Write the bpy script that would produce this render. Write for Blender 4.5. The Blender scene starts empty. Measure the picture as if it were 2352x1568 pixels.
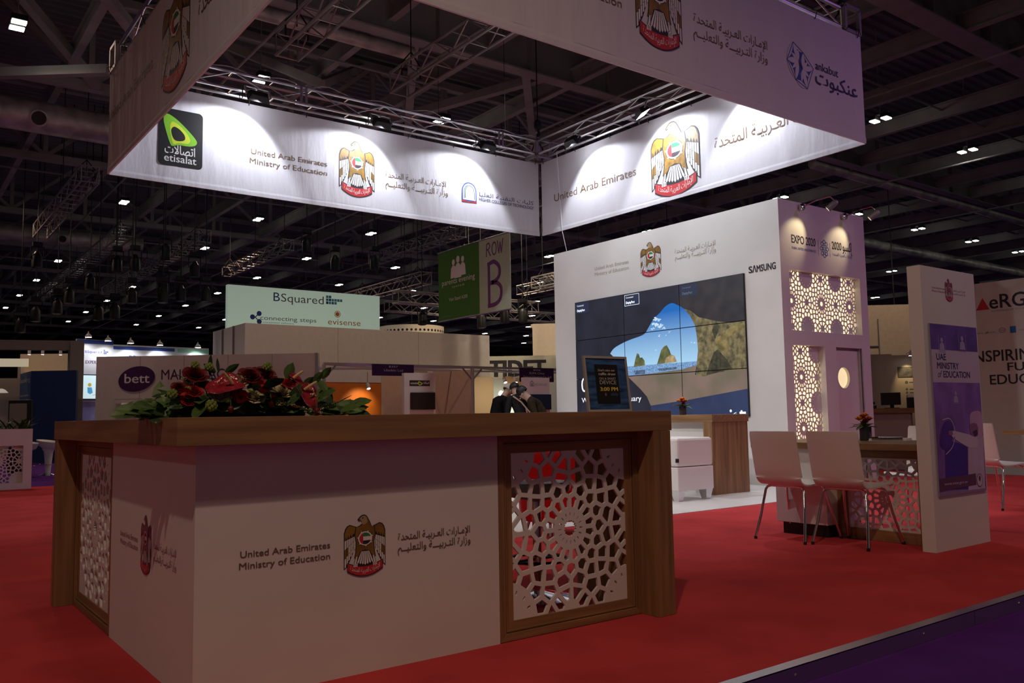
import bpy, math, random
from mathutils import Vector, Matrix
random.seed(7)
PI = math.pi
SC = bpy.context.scene
COL = SC.collection

# ------------------------------------------------------------------ camera
def setup_camera():
    f, yaw, pit, rol = 1961.06, math.radians(53.16), math.radians(5.01), math.radians(-0.99)
    d = Vector((math.cos(pit)*math.cos(yaw), math.cos(pit)*math.sin(yaw), math.sin(pit)))
    r = Vector((math.sin(yaw), -math.cos(yaw), 0)); u = r.cross(d)
    r2 = r*math.cos(rol) + u*math.sin(rol); u2 = -r*math.sin(rol) + u*math.cos(rol)
    cd = bpy.data.cameras.new('camera'); cam = bpy.data.objects.new('camera', cd); COL.objects.link(cam)
    m = Matrix((r2, u2, -d)).transposed().to_4x4(); m.translation = (0, 0, 1.02)
    cam.matrix_world = m
    cd.sensor_width = 36.0; cd.lens = f/2352*36; cd.clip_end = 300
    SC.camera = cam
setup_camera()

# ------------------------------------------------------------------ world, exposure, lights
SC.view_settings.view_transform = 'Standard'
SC.view_settings.look = 'None'
SC.view_settings.exposure = 0.0
SC.view_settings.gamma = 1.0
SC.view_settings.use_curve_mapping = False
SC.cycles.use_denoising = True
SC.cycles.max_bounces = 6
SC.cycles.sample_clamp_indirect = 4.0
W = bpy.data.worlds.new('hall_air'); SC.world = W; W.use_nodes = True
W.node_tree.nodes['Background'].inputs[0].default_value = (1.0, 0.88, 0.80, 1)
W.node_tree.nodes['Background'].inputs[1].default_value = 0.06

def lamp(kind, name, loc, energy, color=(1, 1, 1), target=None, size=.15, angle=90, blend=.3):
    l = bpy.data.lights.new(name, kind); l.energy = energy; l.color = color
    o = bpy.data.objects.new(name, l); COL.objects.link(o); o.location = loc
    if kind == 'SPOT':
        l.spot_size = math.radians(angle); l.spot_blend = blend
    if kind == 'AREA':
        l.size = size
    else:
        l.shadow_soft_size = size
    if target is not None:
        o.rotation_euler = (Vector(target)-Vector(loc)).to_track_quat('-Z', 'Y').to_euler()
    return o

WARM = (1.0, 0.69, 0.49)
COOL = (0.90, 0.93, 1.0)
# one strong hall lamp above and behind the camera makes the slab shadow on the counter
lamp('SPOT', 'hall_key_lamp', (-2.15, -1.25, 9.0), 740, WARM, (1.9, 4.0, 0.6), .10, 95, .8)
# hall lamps hanging over the stand and the aisles, then added fill lamps
for hx in (2.0, 12.0, 22.0):
    for hy in (-1.5, 19.1, 32.8):
        lamp('SPOT', 'hall_and_fill_lamp', (hx, hy, 8.9), 520 if hy > 0 else 200, WARM, (hx, hy, 0), .3, 150, .5)
lamp('SPOT', 'hall_and_fill_lamp', (23.5, 12.0, 8.9), 700, WARM, (27.0, 14.6, 2.5), .3, 80, .5)  # added fill that brightens the cream hall partition
lamp('SPOT', 'hall_and_fill_lamp', (17.0, 23.0, 8.9), 1500, (1, .82, .6), (21.0, 27.0, 3.0), .3, 90, .5)  # added fill for the lettered fascia and the tower behind it
lamp('SPOT', 'hall_and_fill_lamp', (-10.0, 8.0, 8.6), 190, (1, .95, .88), (1.0, 4.5, .5), .3, 60, .6)  # added soft fill on the left side of the counter
lamp('SPOT', 'hall_and_fill_lamp', (10.5, 12.4, 8.9), 520, (1, .92, .85), (10.6, 15.6, 1.2), .2, 50, .6)  # added fill aimed at the two kiosk slabs
# violet wash from the neighbouring stage
lamp('SPOT', 'violet_stage_lamp', (17.5, -5.0, 6.5), 620, (0.66, 0.22, 1.0), (10.0, 6.5, 2.6), .4, 50, .9)
# floods on the hanging ring: scallops on the fabric
FLOOD_AB = (4.3, 6.3, 8.35)
FLOOD_BC = (10.75, 9.1, 7.45)
for x in FLOOD_AB:
    lamp('SPOT', 'flood_light', (x, 11.72, 5.60), 128, COOL, (x-.35, 12.25, 4.75), .06, 118, .25)
for y in FLOOD_BC:
    lamp('SPOT', 'flood_light', (9.37, y, 5.60), 128, COOL, (9.9, y-.3, 4.75), .06, 118, .25)
# floods on the near sides of the ring look into the stand
for p, t, e, an in (((2.95, 8.3, 5.55), (9.4, 8.8, .9), 340, 72), ((2.95, 10.6, 5.55), (9.4, 10.6, 1.2), 340, 72), ((4.6, 6.25, 5.55), (7.2, 7.2, 0), 260, 96), ((7.4, 6.25, 5.55), (7.2, 6.9, 0), 150, 96)):
    lamp('SPOT', 'flood_light', p, e, (.97, .98, 1), t, .08, an, .8)

# ------------------------------------------------------------------ materials
MATS = {}
def mat(name, col, rough=.55, metal=0.0, noise=0.0, scale=(8, 8, 8), bump=0.0, emit=0.0, ecol=None, spec=.4, detail=3.0, alpha=None, trans=0.0, dist=.02):
    if name in MATS: return MATS[name]
    m = bpy.data.materials.new(name); m.use_nodes = True; MATS[name] = m
    nt = m.node_tree; b = nt.nodes['Principled BSDF']
    b.inputs['Base Color'].default_value = (*col, 1); b.inputs['Roughness'].default_value = rough
    b.inputs['Metallic'].default_value = metal; b.inputs['Specular IOR Level'].default_value = spec
    if trans: b.inputs['Transmission Weight'].default_value = trans
    if alpha is not None: b.inputs['Alpha'].default_value = alpha
    if emit:
        b.inputs['Emission Color'].default_value = (*(ecol or col), 1); b.inputs['Emission Strength'].default_value = emit
    if noise or bump:
        tc = nt.nodes.new('ShaderNodeTexCoord'); mp = nt.nodes.new('ShaderNodeMapping'); nz = nt.nodes.new('ShaderNodeTexNoise')
        mp.inputs['Scale'].default_value = scale; nz.inputs['Scale'].default_value = 1.0; nz.inputs['Detail'].default_value = detail
        nt.links.new(tc.outputs['Object'], mp.inputs['Vector']); nt.links.new(mp.outputs['Vector'], nz.inputs['Vector'])
        if noise:
            r = nt.nodes.new('ShaderNodeValToRGB')
            lo = [max(0, c*(1-noise)) for c in col]; hi = [min(1, c*(1+noise)) for c in col]
            r.color_ramp.elements[0].position = .3; r.color_ramp.elements[1].position = .7
            r.color_ramp.elements[0].color = (*lo, 1); r.color_ramp.elements[1].color = (*hi, 1)
            nt.links.new(nz.outputs['Fac'], r.inputs['Fac']); nt.links.new(r.outputs['Color'], b.inputs['Base Color'])
            if emit: nt.links.new(r.outputs['Color'], b.inputs['Emission Color'])
        if bump:
            bp = nt.nodes.new('ShaderNodeBump'); bp.inputs['Strength'].default_value = bump; bp.inputs['Distance'].default_value = dist
            nt.links.new(nz.outputs['Fac'], bp.inputs['Height']); nt.links.new(bp.outputs['Normal'], b.inputs['Normal'])
    return m
def srgb(*c):
    return tuple((x/255/12.92) if x <= 10 else ((x/255+.055)/1.055)**2.4 for x in c)

M_white = mat('white_panel', (.74, .72, .70), .45, noise=.03, scale=(2, 2, 2))
M_shell = mat('white_gloss', (.78, .76, .74), .28)
M_leather = mat('white_leather', (.80, .77, .75), .35, bump=.08, scale=(60, 60, 60))
M_fabric = mat('banner_fabric', (.68, .67, .73), .8, noise=.02, bump=.55, scale=(3.2, 3.2, .9), detail=4, dist=.05)
WC = (.27, .148, .068)
M_wx = mat('oak_grain_x', WC, .45, noise=.30, scale=(1.2, 26, 26), bump=.04)
M_wy = mat('oak_grain_y', WC, .45, noise=.30, scale=(26, 1.2, 26), bump=.04)
M_wz = mat('oak_grain_z', WC, .45, noise=.30, scale=(26, 26, 1.2), bump=.04)
M_carpet = mat('red_carpet', (.53, .056, .062), .95, noise=.16, scale=(2.0, 2.0, 2.0), bump=.12, spec=.05, detail=8)
M_purple = mat('purple_carpet', (.095, .024, .22), .95, noise=.15, scale=(2, 2, 2), bump=.15, spec=.05, detail=8)
M_floorw = mat('white_laminate', (.80, .79, .77), .35, noise=.03, scale=(1.5, 1.5, 1.5))
M_alu = mat('aluminium', (.62, .61, .62), .32, metal=1.0)
M_chrome = mat('chrome', (.80, .80, .82), .08, metal=1.0)
M_black = mat('black_plastic', (.014, .014, .016), .45)
M_steel = mat('painted_steel', (.36, .36, .33), .7, noise=.15, scale=(1.5, 1.5, 1.5))
M_deck = mat('roof_sheet', (.19, .20, .185), .65, noise=.2, scale=(.6, .6, .6))
M_foil = mat('foil_insulation', (.55, .52, .46), .42, metal=.25, noise=.4, scale=(2.5, 2.5, 2.5), bump=.5)
M_cable = mat('cable_black', (.01, .01, .01), .6)
M_lens = mat('lamp_face', (1, .97, .9), .4, emit=16.0)
M_floodface = mat('flood_face', (.95, .97, 1), .4, emit=14.0)
M_dark = mat('print_dark', (.025, .022, .03), .6)
M_brown = mat('print_brown', (.17, .10, .055), .6)
M_gold = mat('print_gold', (.25, .135, .022), .5, noise=.35, scale=(14, 14, 9))
M_pwhite = mat('print_white', (.80, .79, .79), .6)
M_pred = mat('print_red', (.52, .03, .035), .6)
M_pgreen = mat('print_green', (.015, .22, .075), .6)
M_blue = mat('print_blue', (.03, .075, .36), .6)
M_navy = mat('print_navy', (.04, .035, .13), .6)
M_lime = mat('print_lime', (.22, .56, .03), .5)
M_yel = mat('print_yellowgreen', (.62, .74, .04), .5)
M_grey = mat('print_grey', (.20, .20, .21), .6)

# ------------------------------------------------------------------ mesh helpers
def origin(o):
    m = Matrix.Identity(4)
    while o is not None:
        m = (Matrix.Translation(o.location) @ o.rotation_euler.to_matrix().to_4x4()) @ m
        o = o.parent
    return m
class MB:
    def __init__(s): s.v = []; s.f = []; s.m = []
    def quad(s, pts, m=0):
        n = len(s.v); s.v += [tuple(p) for p in pts]; s.f.append(tuple(range(n, n+len(pts)))); s.m.append(m)
    def hexa(s, p, m=0):
        n = len(s.v); s.v += [tuple(q) for q in p]
        for f in ((3, 2, 1, 0), (4, 5, 6, 7), (0, 1, 5, 4), (1, 2, 6, 5), (2, 3, 7, 6), (3, 0, 4, 7)):
            s.f.append(tuple(n+i for i in f)); s.m.append(m)
    def box(s, x0, x1, y0, y1, z0, z1, m=0):
        x0, x1 = min(x0, x1), max(x0, x1); y0, y1 = min(y0, y1), max(y0, y1); z0, z1 = min(z0, z1), max(z0, z1)
        s.hexa([(x0, y0, z0), (x1, y0, z0), (x1, y1, z0), (x0, y1, z0), (x0, y0, z1), (x1, y0, z1), (x1, y1, z1), (x0, y1, z1)], m)
    def bar(s, a, b, w, h=None, m=0, up=(0, 0, 1)):
        a = Vector(a); b = Vector(b); d = (b-a).normalized(); h = h or w
        u = Vector(up)
        if abs(d.dot(u)) > .95: u = Vector((1, 0, 0))
        sx = d.cross(u).normalized(); uz = sx.cross(d)
        sx *= w/2; uz *= h/2
        s.hexa([a-sx-uz, a+sx-uz, a+sx+uz, a-sx+uz, b-sx-uz, b+sx-uz, b+sx+uz, b-sx+uz], m)
    def tube(s, pts, r, n=8, m=0, caps=True):
        pts = [Vector(p) for p in pts]; k = len(pts); rr = r if isinstance(r, (list, tuple)) else [r]*k
        base = len(s.v); u = None
        for i, p in enumerate(pts):
            d = (pts[min(i+1, k-1)]-pts[max(i-1, 0)]).normalized()
            if u is None:
                u = Vector((0, 0, 1)) if abs(d.z) < .9 else Vector((1, 0, 0))
            u = (u-d*u.dot(d)).normalized(); w = d.cross(u)
            for j in range(n):
                a = 2*PI*j/n; s.v.append(tuple(p+(u*math.cos(a)+w*math.sin(a))*rr[i]))
        for i in range(k-1):
            for j in range(n):
                j2 = (j+1) % n
                s.f.append((base+i*n+j, base+i*n+j2, base+(i+1)*n+j2, base+(i+1)*n+j)); s.m.append(m)
        if caps:
            s.f.append(tuple(base+j for j in reversed(range(n)))); s.m.append(m)
            s.f.append(tuple(base+(k-1)*n+j for j in range(n))); s.m.append(m)
    def lathe(s, prof, c=(0, 0, 0), n=20, m=0, mtx=None, caps=True):
        base = len(s.v); c = Vector(c)
        for r, z in prof:
            for j in range(n):
                a = 2*PI*j/n; p = Vector((r*math.cos(a), r*math.sin(a), z))
                if mtx is not None: p = mtx @ p
                s.v.append(tuple(p+c))
        for i in range(len(prof)-1):
            for j in range(n):
                j2 = (j+1) % n
                s.f.append((base+i*n+j, base+i*n+j2, base+(i+1)*n+j2, base+(i+1)*n+j)); s.m.append(m)
        if caps:
            s.f.append(tuple(base+j for j in reversed(range(n)))); s.m.append(m)
            e = base+(len(prof)-1)*n; s.f.append(tuple(e+j for j in range(n))); s.m.append(m)
    def sphere(s, c, r, m=0, n=10, k=6, sc=(1, 1, 1)):
        prof = [(max(1e-4, r*math.sin(PI*i/k)), -r*math.cos(PI*i/k)) for i in range(k+1)]
        s.lathe(prof, c, n, m, Matrix.Diagonal(sc).to_3x3())
    def grid(s, fn, nu, nv, m=0):
        base = len(s.v)
        for i in range(nu+1):
            for j in range(nv+1): s.v.append(tuple(fn(i/nu, j/nv)))
        for i in range(nu):
            for j in range(nv):
                a = base+i*(nv+1)+j; s.f.append((a, a+nv+1, a+nv+2, a+1)); s.m.append(m)
    def flat(s, fr, pts, h=0.0, m=0):
        s.quad([fr.p(x, y, h) for x, y in pts], m)
    def prism(s, fr, pts, h0, h1, m=0):
        n = len(s.v); k = len(pts)
        s.v += [tuple(fr.p(x, y, h0)) for x, y in pts]+[tuple(fr.p(x, y, h1)) for x, y in pts]
        s.f.append(tuple(n+i for i in reversed(range(k)))); s.m.append(m)
        s.f.append(tuple(n+k+i for i in range(k))); s.m.append(m)
        for i in range(k):
            j = (i+1) % k; s.f.append((n+i, n+j, n+k+j, n+k+i)); s.m.append(m)
    def stroke(s, fr, pts, w, h=0.0, m=0, closed=False):
        k = len(pts)
        for i in range(k if closed else k-1):
            a = Vector(pts[i]); b = Vector(pts[(i+1) % k]); d = b-a
            if d.length < 1e-6: continue
            d.normalize(); n = Vector((-d.y, d.x))*w/2; e = d*w*.35
            s.flat(fr, [a-e-n, b+e-n, b+e+n, a-e+n], h+.00016*(i % 3), m)
    def join_mesh(s, me, mtx, m=0):
        n = len(s.v)
        s.v += [tuple(mtx(v.co)) for v in me.vertices]
        for p in me.polygons: s.f.append(tuple(n+i for i in p.vertices)); s.m.append(m)
    def build(s, name, mats, parent=None, smooth=False, bevel=0, local=False):
        me = bpy.data.meshes.new(name)
        if not isinstance(mats, (list, tuple)): mats = [mats]
        vs = s.v
        if parent is not None and not local:
            inv = origin(parent).inverted(); vs = [tuple(inv @ Vector(v)) for v in vs]
        me.from_pydata(vs, [], s.f)
        for q in mats: me.materials.append(q)
        if len(mats) > 1: me.polygons.foreach_set('material_index', s.m)
        if smooth: me.polygons.foreach_set('use_smooth', [True]*len(me.polygons))
        me.update()
        o = bpy.data.objects.new(name, me); COL.objects.link(o)
        if parent is not None: o.parent = parent
        if bevel:
            bv = o.modifiers.new('bevel', 'BEVEL'); bv.width = bevel; bv.segments = 2; bv.limit_method = 'ANGLE'; bv.angle_limit = math.radians(50)
        if smooth:
            try: me.set_sharp_from_angle(angle=math.radians(40))
            except Exception: pass
        return o
class Fr:
    def __init__(s, o, ux, uy):
        s.o = Vector(o); s.x = Vector(ux); s.y = Vector(uy); s.n = s.x.cross(s.y)
    def p(s, x, y, h=0.0): return s.o+s.x*x+s.y*y+s.n*h
    def sub(s, x, y, h=0.0): return Fr(s.p(x, y, h), s.x, s.y)
def fr_y(y): return Fr((0, y, 0), (1, 0, 0), (0, 0, 1))       # faces -Y, 2D x = world x
def fr_x(x): return Fr((x, 0, 0), (0, -1, 0), (0, 0, 1))      # faces -X, 2D x = -world y
def tag(o, label, cat, group=None):
    o['label'] = label; o['category'] = cat
    if group: o['group'] = group
    return o
def thing(name, label, cat, loc=(0, 0, 0), rz=0.0, group=None):
    o = bpy.data.objects.new(name, None); COL.objects.link(o); o.location = loc; o.rotation_euler = (0, 0, rz)
    o.empty_display_size = .2
    return tag(o, label, cat, group)
def struct(o): o['kind'] = 'structure'; return o
def stuff(o): o['kind'] = 'stuff'; return o
def dup(root, loc, rz=None, label=None, group=None):
    r = root.copy(); COL.objects.link(r); r.location = loc
    if rz is not None: r.rotation_euler = (0, 0, rz)
    if label: r['label'] = label
    if group: r['group'] = group
    for ch in list(root.children):
        c = ch.copy(); COL.objects.link(c); c.parent = r
        for g in list(ch.children):
            d = g.copy(); COL.objects.link(d); d.parent = c
    return r

# ---- lettering
def glyphs(s, bold=0.0, shear=0.0):
    c = bpy.data.curves.new('lettering', 'FONT'); c.body = s; c.shear = shear; c.resolution_u = 3
    o = bpy.data.objects.new('lettering', c); me = bpy.data.meshes.new_from_object(o)
    bpy.data.objects.remove(o); bpy.data.curves.remove(c)
    return me
def text(parent, s, fr, x0, x1, y, m, h=.002, cap=None, bold=0.0, shear=0.0, name='lettering', arabic=False):
    """one printed line: from x0 to x1 along the frame, baseline y, capital height cap"""
    if arabic: s = shape_ar(s)
    me = glyphs(s, bold, shear); xs = [v.co.x for v in me.vertices]
    if not xs: return None
    a, b = min(xs), max(xs); kx = (x1-x0)/(b-a); ky = kx if cap is None else cap/.70
    mb = MB(); bold = max(0, bold)
    for ox, oy in (((0, 0),) if bold < .002 else ((-bold, -bold*.6), (bold, -bold*.6), (bold, bold*.6), (-bold, bold*.6))):
        mb.join_mesh(me, lambda co: fr.p(x0+(co.x-a+ox)*kx, y+(co.y+oy)*ky, h)); h += .0003
    bpy.data.meshes.remove(me)
    return mb.build(name, m, parent)
# Arabic letters -> presentation forms (isolated, final, initial, medial), laid out right to left
AR = {'ا': (0xFE8D, 0xFE8E, 0, 0), 'إ': (0xFE87, 0xFE88, 0, 0), 'ب': (0xFE8F, 0xFE90, 0xFE91, 0xFE92), 'ة': (0xFE93, 0xFE94, 0, 0), 'ت': (0xFE95, 0xFE96, 0xFE97, 0xFE98),
      'ح': (0xFEA1, 0xFEA2, 0xFEA3, 0xFEA4), 'د': (0xFEA9, 0xFEAA, 0, 0), 'ر': (0xFEAD, 0xFEAE, 0, 0), 'ز': (0xFEAF, 0xFEB0, 0, 0), 'س': (0xFEB1, 0xFEB2, 0xFEB3, 0xFEB4),
      'ص': (0xFEB9, 0xFEBA, 0xFEBB, 0xFEBC), 'ع': (0xFEC9, 0xFECA, 0xFECB, 0xFECC), 'ق': (0xFED5, 0xFED6, 0xFED7, 0xFED8), 'ك': (0xFED9, 0xFEDA, 0xFEDB, 0xFEDC),
      'ل': (0xFEDD, 0xFEDE, 0xFEDF, 0xFEE0), 'م': (0xFEE1, 0xFEE2, 0xFEE3, 0xFEE4), 'ن': (0xFEE5, 0xFEE6, 0xFEE7, 0xFEE8), 'و': (0xFEED, 0xFEEE, 0, 0), 'ي': (0xFEF1, 0xFEF2, 0xFEF3, 0xFEF4),
      'لا': (0xFEFB, 0xFEFC, 0, 0), 'لإ': (0xFEF9, 0xFEFA, 0, 0), 'ـ': (0x640, 0x640, 0x640, 0x640)}
def shape_ar(s):
    out = []
    for word in s.split(' '):
        t = []; i = 0
        while i < len(word):
            if word[i:i+2] in AR: t.append(word[i:i+2]); i += 2
            else: t.append(word[i]); i += 1
        w = ''; joined = False
        for k, ch in enumerate(t):
            if ch not in AR: w += ch; joined = False; continue
            iso, fin, ini, med = AR[ch]; nxt = k+1 < len(t) and t[k+1] in AR and ini != 0
            w += chr(med if joined and nxt else fin if joined else ini if nxt else iso)
            joined = nxt
        out.append(w)
    line = ' '.join(out)
    import re
    line = line[::-1]
    return re.sub(r'[0-9]+', lambda q: q.group(0)[::-1], line)
AR1 = 'الإمـارات العـربيـة المتحدة'
AR2 = 'وزارة التـربيـــة والتعليــم'

# ---- 2D polygon helpers
def clip(poly, nx, ny, c):
    """keep the part with nx*x+ny*y <= c"""
    out = []; k = len(poly)
    for i in range(k):
        a = poly[i]; b = poly[(i+1) % k]; da = nx*a[0]+ny*a[1]-c; db = nx*b[0]+ny*b[1]-c
        if da <= 0: out.append(a)
        if (da < 0 < db) or (db < 0 < da):
            t = da/(da-db); out.append((a[0]+(b[0]-a[0])*t, a[1]+(b[1]-a[1])*t))
    return out
def circ(cx, cy, r, n=24, ry=None):
    return [(cx+r*math.cos(2*PI*i/n), cy+(ry or r)*math.sin(2*PI*i/n)) for i in range(n)]
def rect(x0, y0, x1, y1): return [(x0, y0), (x1, y0), (x1, y1), (x0, y1)]
def rrect(x0, y0, x1, y1, r, n=5):
    out = []
    for cx, cy, a0 in ((x1-r, y0+r, -90), (x1-r, y1-r, 0), (x0+r, y1-r, 90), (x0+r, y0+r, 180)):
        for i in range(n+1):
            a = math.radians(a0+90*i/n); out.append((cx+r*math.cos(a), cy+r*math.sin(a)))
    return out
def spline(pts, n=6, closed=True):
    """Catmull-Rom through points"""
    k = len(pts); out = []
    for i in range(k if closed else k-1):
        p = [Vector(pts[(i+j) % k]) if closed else Vector(pts[min(max(i+j, 0), k-1)]) for j in (-1, 0, 1, 2)]
        for q in range(n):
            t = q/n
            out.append(tuple(.5*((2*p[1])+(p[2]-p[0])*t+(2*p[0]-5*p[1]+4*p[2]-p[3])*t*t+(3*p[1]-p[0]-3*p[2]+p[3])*t**3)))
    if not closed: out.append(tuple(pts[-1]))
    return out

# ---- falcon crest, drawn once in unit coordinates
_rib = []
def crest(parent, fr, cx, y0, w, h, tone='gold', name='crest'):
    """falcon crest: width w, height h, bottom at y0, centre cx"""
    mb = MB(); k = h/1.47; lay = .0005
    class F2:
        def p(s, x, y, hh=0.0): return fr.p(cx+x*w, y0+y*k, .002+hh*lay)
    f = F2()
    DK, GO, WH, RE, GR = 0, 1, 2, 3, 4
    for sg in (-1, 1):
        g = lambda pts: [(sg*x, y) for x, y in pts]
        wing = [(-.20, 1.20), (-.29, 1.235), (-.36, 1.265), (-.43, 1.235), (-.475, 1.17), (-.505, 1.06), (-.505, .19), (-.44, .25), (-.36, .40), (-.27, .62), (-.22, .95)]
        mb.flat(f, g(wing), 0, DK)
        sh = [(-.20, 1.18), (-.29, 1.215), (-.36, 1.243), (-.42, 1.21), (-.455, 1.15), (-.483, 1.05), (-.483, .86), (-.455, .99), (-.43, .89), (-.40, 1.02), (-.375, .93), (-.345, 1.04), (-.315, .96), (-.28, 1.05), (-.22, 1.0)]
        mb.flat(f, g(sh), 1, GO)
        for c in range(6):
            xa = -.487+c*.045; xb = xa+.033; yb = .25+.085*c; yt = .90+.018*c; st = (yt-yb)/3
            for r in range(3):
                a = yb+st*r; b = yb+st*(r+1)-.022
                mb.flat(f, g([(xa, a-.02), (xb, a+.012), (xb, b+.02), (xa, b)]), 1, WH if (r != 1 or c > 3) else (GO if c < 2 else WH))
        # leg and talon
        mb.flat(f, g([(-.27, .30), (-.19, .28), (-.175, .50), (-.225, .50)]), 2, DK)
        mb.flat(f, g([(-.255, .315), (-.205, .30), (-.19, .485), (-.215, .485)]), 3, WH)
        for q in range(3):
            mb.flat(f, g([(-.285+q*.035, .24), (-.26+q*.035, .235), (-.255+q*.035, .315), (-.275+q*.035, .32)]), 6, WH)
    body = [(-.035, 1.465), (-.085, 1.45), (-.125, 1.41), (-.17, 1.35), (-.155, 1.335), (-.115, 1.35), (-.08, 1.32), (-.07, 1.25), (-.12, 1.205), (-.21, 1.19), (-.235, 1.0), (-.205, .8), (-.215, .6), (-.24, .46),
            (-.17, .50), (-.1, .60), (0, .62), (.1, .60), (.17, .50), (.24, .46), (.215, .6), (.205, .8), (.235, 1.0), (.21, 1.19), (.15, 1.19), (.12, 1.25), (.085, 1.34), (.045, 1.42), (.01, 1.455)]
    mb.flat(f, [(-.02+(x+.02)*1.10, y+(.022 if y > 1.2 else (-.015 if y < .7 else 0))) for x, y in body], 2, DK)
    mb.flat(f, body, 3, GO)
    mb.flat(f, [(-.035, 1.455), (-.08, 1.442), (-.118, 1.408), (-.155, 1.352), (-.115, 1.358), (-.085, 1.33), (-.072, 1.26), (-.02, 1.24), (.06, 1.30), (.035, 1.42), (.005, 1.45)], 3.6, 5 if tone == 'gold' else GO)
    mb.flat(f, circ(-.055, 1.405, .017, 8), 4.4, DK)
    mb.flat(f, [(-.17, 1.35), (-.155, 1.335), (-.12, 1.352), (-.115, 1.385)], 4.4, DK)
    # tail fan
    mb.flat(f, [(-.12, .60), (-.215, .33), (-.16, .265), (0, .235), (.16, .265), (.215, .33), (.12, .60), (0, .635)], 4, DK)
    for c in range(7):
        t = (c-3)/3.0; bx = t*.175; by = .275+.045*abs(t)
        mb.flat(f, [(t*.085-.009, .595), (bx-.022, by+.02), (bx, by-.012), (bx+.022, by+.02), (t*.085+.009, .595)], 5, WH)
    # ribbon
    top = lambda x: .235+.62*x*x
    bot = lambda x: .0+.88*x*x
    xs = [-.42+.84*i/14 for i in range(15)]
    mb.flat(f, [(x*1.035, bot(x)-.014) for x in xs]+[(x*1.035, top(x)+.016) for x in reversed(xs)], 4.4, DK)
    mb.flat(f, [(x, bot(x)+.008) for x in xs]+[(x, top(x)-.006) for x in reversed(xs)], 5.2, RE)
    if not _rib:
        _rib.append(glyphs(shape_ar('الإمارات العربية المتحدة'), .012))
    me = _rib[0]; vx = [v.co.x for v in me.vertices]; a, b = min(vx), max(vx)
    def bend(co):
        x = -.36+.72*(co.x-a)/(b-a)
        return f.p(x, .085+.75*x*x+co.y*.16, 6.4)
    mb.join_mesh(me, bend, WH)
    # round shield with the flag
    mb.flat(f, circ(0, .905, .185, 28), 4, DK)
    mb.flat(f, circ(0, .905, .172, 28), 5, WH)
    c0 = circ(0, .905, .142, 32)
    mb.flat(f, clip(c0, 1, 0, -.05), 6, RE)
    rest = clip(c0, -1, 0, .05)
    mb.flat(f, clip(rest, 0, -1, -.955), 6, GR)
    mb.flat(f, clip(rest, 0, 1, .855), 6, DK)
    for q in range(7):
        a = 2*PI*q/7+.3; mb.flat(f, circ(.178*math.cos(a), .905+.178*math.sin(a), .018, 6), 6, WH)
    mats = [M_dark, M_gold, M_pwhite, M_pred, M_pgreen, mat('print_tan', (.40, .30, .17), .6)] if tone == 'gold' else [M_maroon, M_maroon2, M_mauve, M_pred, M_maroon]
    return mb.build(name, mats, parent)
M_maroon = mat('print_maroon', (.16, .03, .07), .6)
M_maroon2 = mat('print_maroon_mid', (.26, .07, .12), .6)
M_mauve = mat('print_mauve', (.55, .38, .42), .6)

# ---- pierced screen of sixteen-petal stars
_cells = {}
def star_cells():
    """holes of one unit tile, centre star open in the middle, corner stars closed"""
    if 'c' in _cells: return _cells['c']
    seeds = []
    def ring(cx, cy, r, n, off, on):
        for i in range(n):
            a = 2*PI*(i+off)/n; x, y = cx+r*math.cos(a), cy+r*math.sin(a)
            if -.55 < x < 1.55 and -.55 < y < 1.55: seeds.append((x, y, on))
    cs = [(i, j) for i in (0, 1) for j in (0, 1)]+[(.5, .5), (.5, 1.5), (.5, -.5), (1.5, .5), (-.5, .5)]
    for cx, cy in cs:
        op = abs(cx-round(cx)) > .25 and abs(cy-round(cy)) > .25 or not (abs(cx-round(cx)) < .01 and abs(cy-round(cy)) < .01)
        r0, r1, r2, r3 = (.072, .165, .245, .318) if op else (.158, .262, .345, None)
        seeds.append((cx, cy, False)); ring(cx, cy, r0, 16, .5, False); ring(cx, cy, r1, 16, .5, True); ring(cx, cy, r2, 16, 0, True)
        if r3: ring(cx, cy, r3, 16, .5, True)
    for mx, my in ((.5, 0), (.5, 1), (0, .5), (1, .5)):
        seeds.append((mx, my, False)); ring(mx, my, .105, 8, .5, True)
    holes = []
    for x, y, on in seeds:
        if not on or not (-.001 <= x <= 1.001 and -.001 <= y <= 1.001): continue
        poly = [(x-.3, y-.3), (x+.3, y-.3), (x+.3, y+.3), (x-.3, y+.3)]
        for qx, qy, _ in seeds:
            dx, dy = qx-x, qy-y; d2 = dx*dx+dy*dy
            if d2 < 1e-6 or d2 > .36: continue
            d = math.sqrt(d2); nx, ny = dx/d, dy/d
            poly = clip(poly, nx, ny, nx*(x+qx)/2+ny*(y+qy)/2-.0135)
            if len(poly) < 3: break
        if len(poly) >= 3: holes.append(poly)
    holes.append([(.5+(.054 if i % 2 else .045)*math.cos(PI*i/16), .5+(.054 if i % 2 else .045)*math.sin(PI*i/16)) for i in range(32)])
    for i in range(16):     # small slits round the middle
        a = 2*PI*i/16; c, s = math.cos(a), math.sin(a)
        holes.append([(.5+c*r-s*t, .5+s*r+c*t) for r, t in ((.072, 0), (.082, .0045), (.100, .003), (.100, -.003), (.082, -.0045))])
    for cx in (0, 1):
        for cy in (0, 1):
            for i in range(16):
                a = 2*PI*i/16; c, s = math.cos(a), math.sin(a)
                h = [(cx+c*r-s*t, cy+s*r+c*t) for r, t in ((.155, 0), (.165, .007), (.186, .005), (.186, -.005), (.165, -.007))]
                if all(-.001 < x < 1.001 and -.001 < y < 1.001 for x, y in h): holes.append(h)
    _cells['c'] = holes
    return holes
def area(p): return abs(sum(p[i][0]*p[(i+1) % len(p)][1]-p[(i+1) % len(p)][0]*p[i][1] for i in range(len(p))))/2
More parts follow.
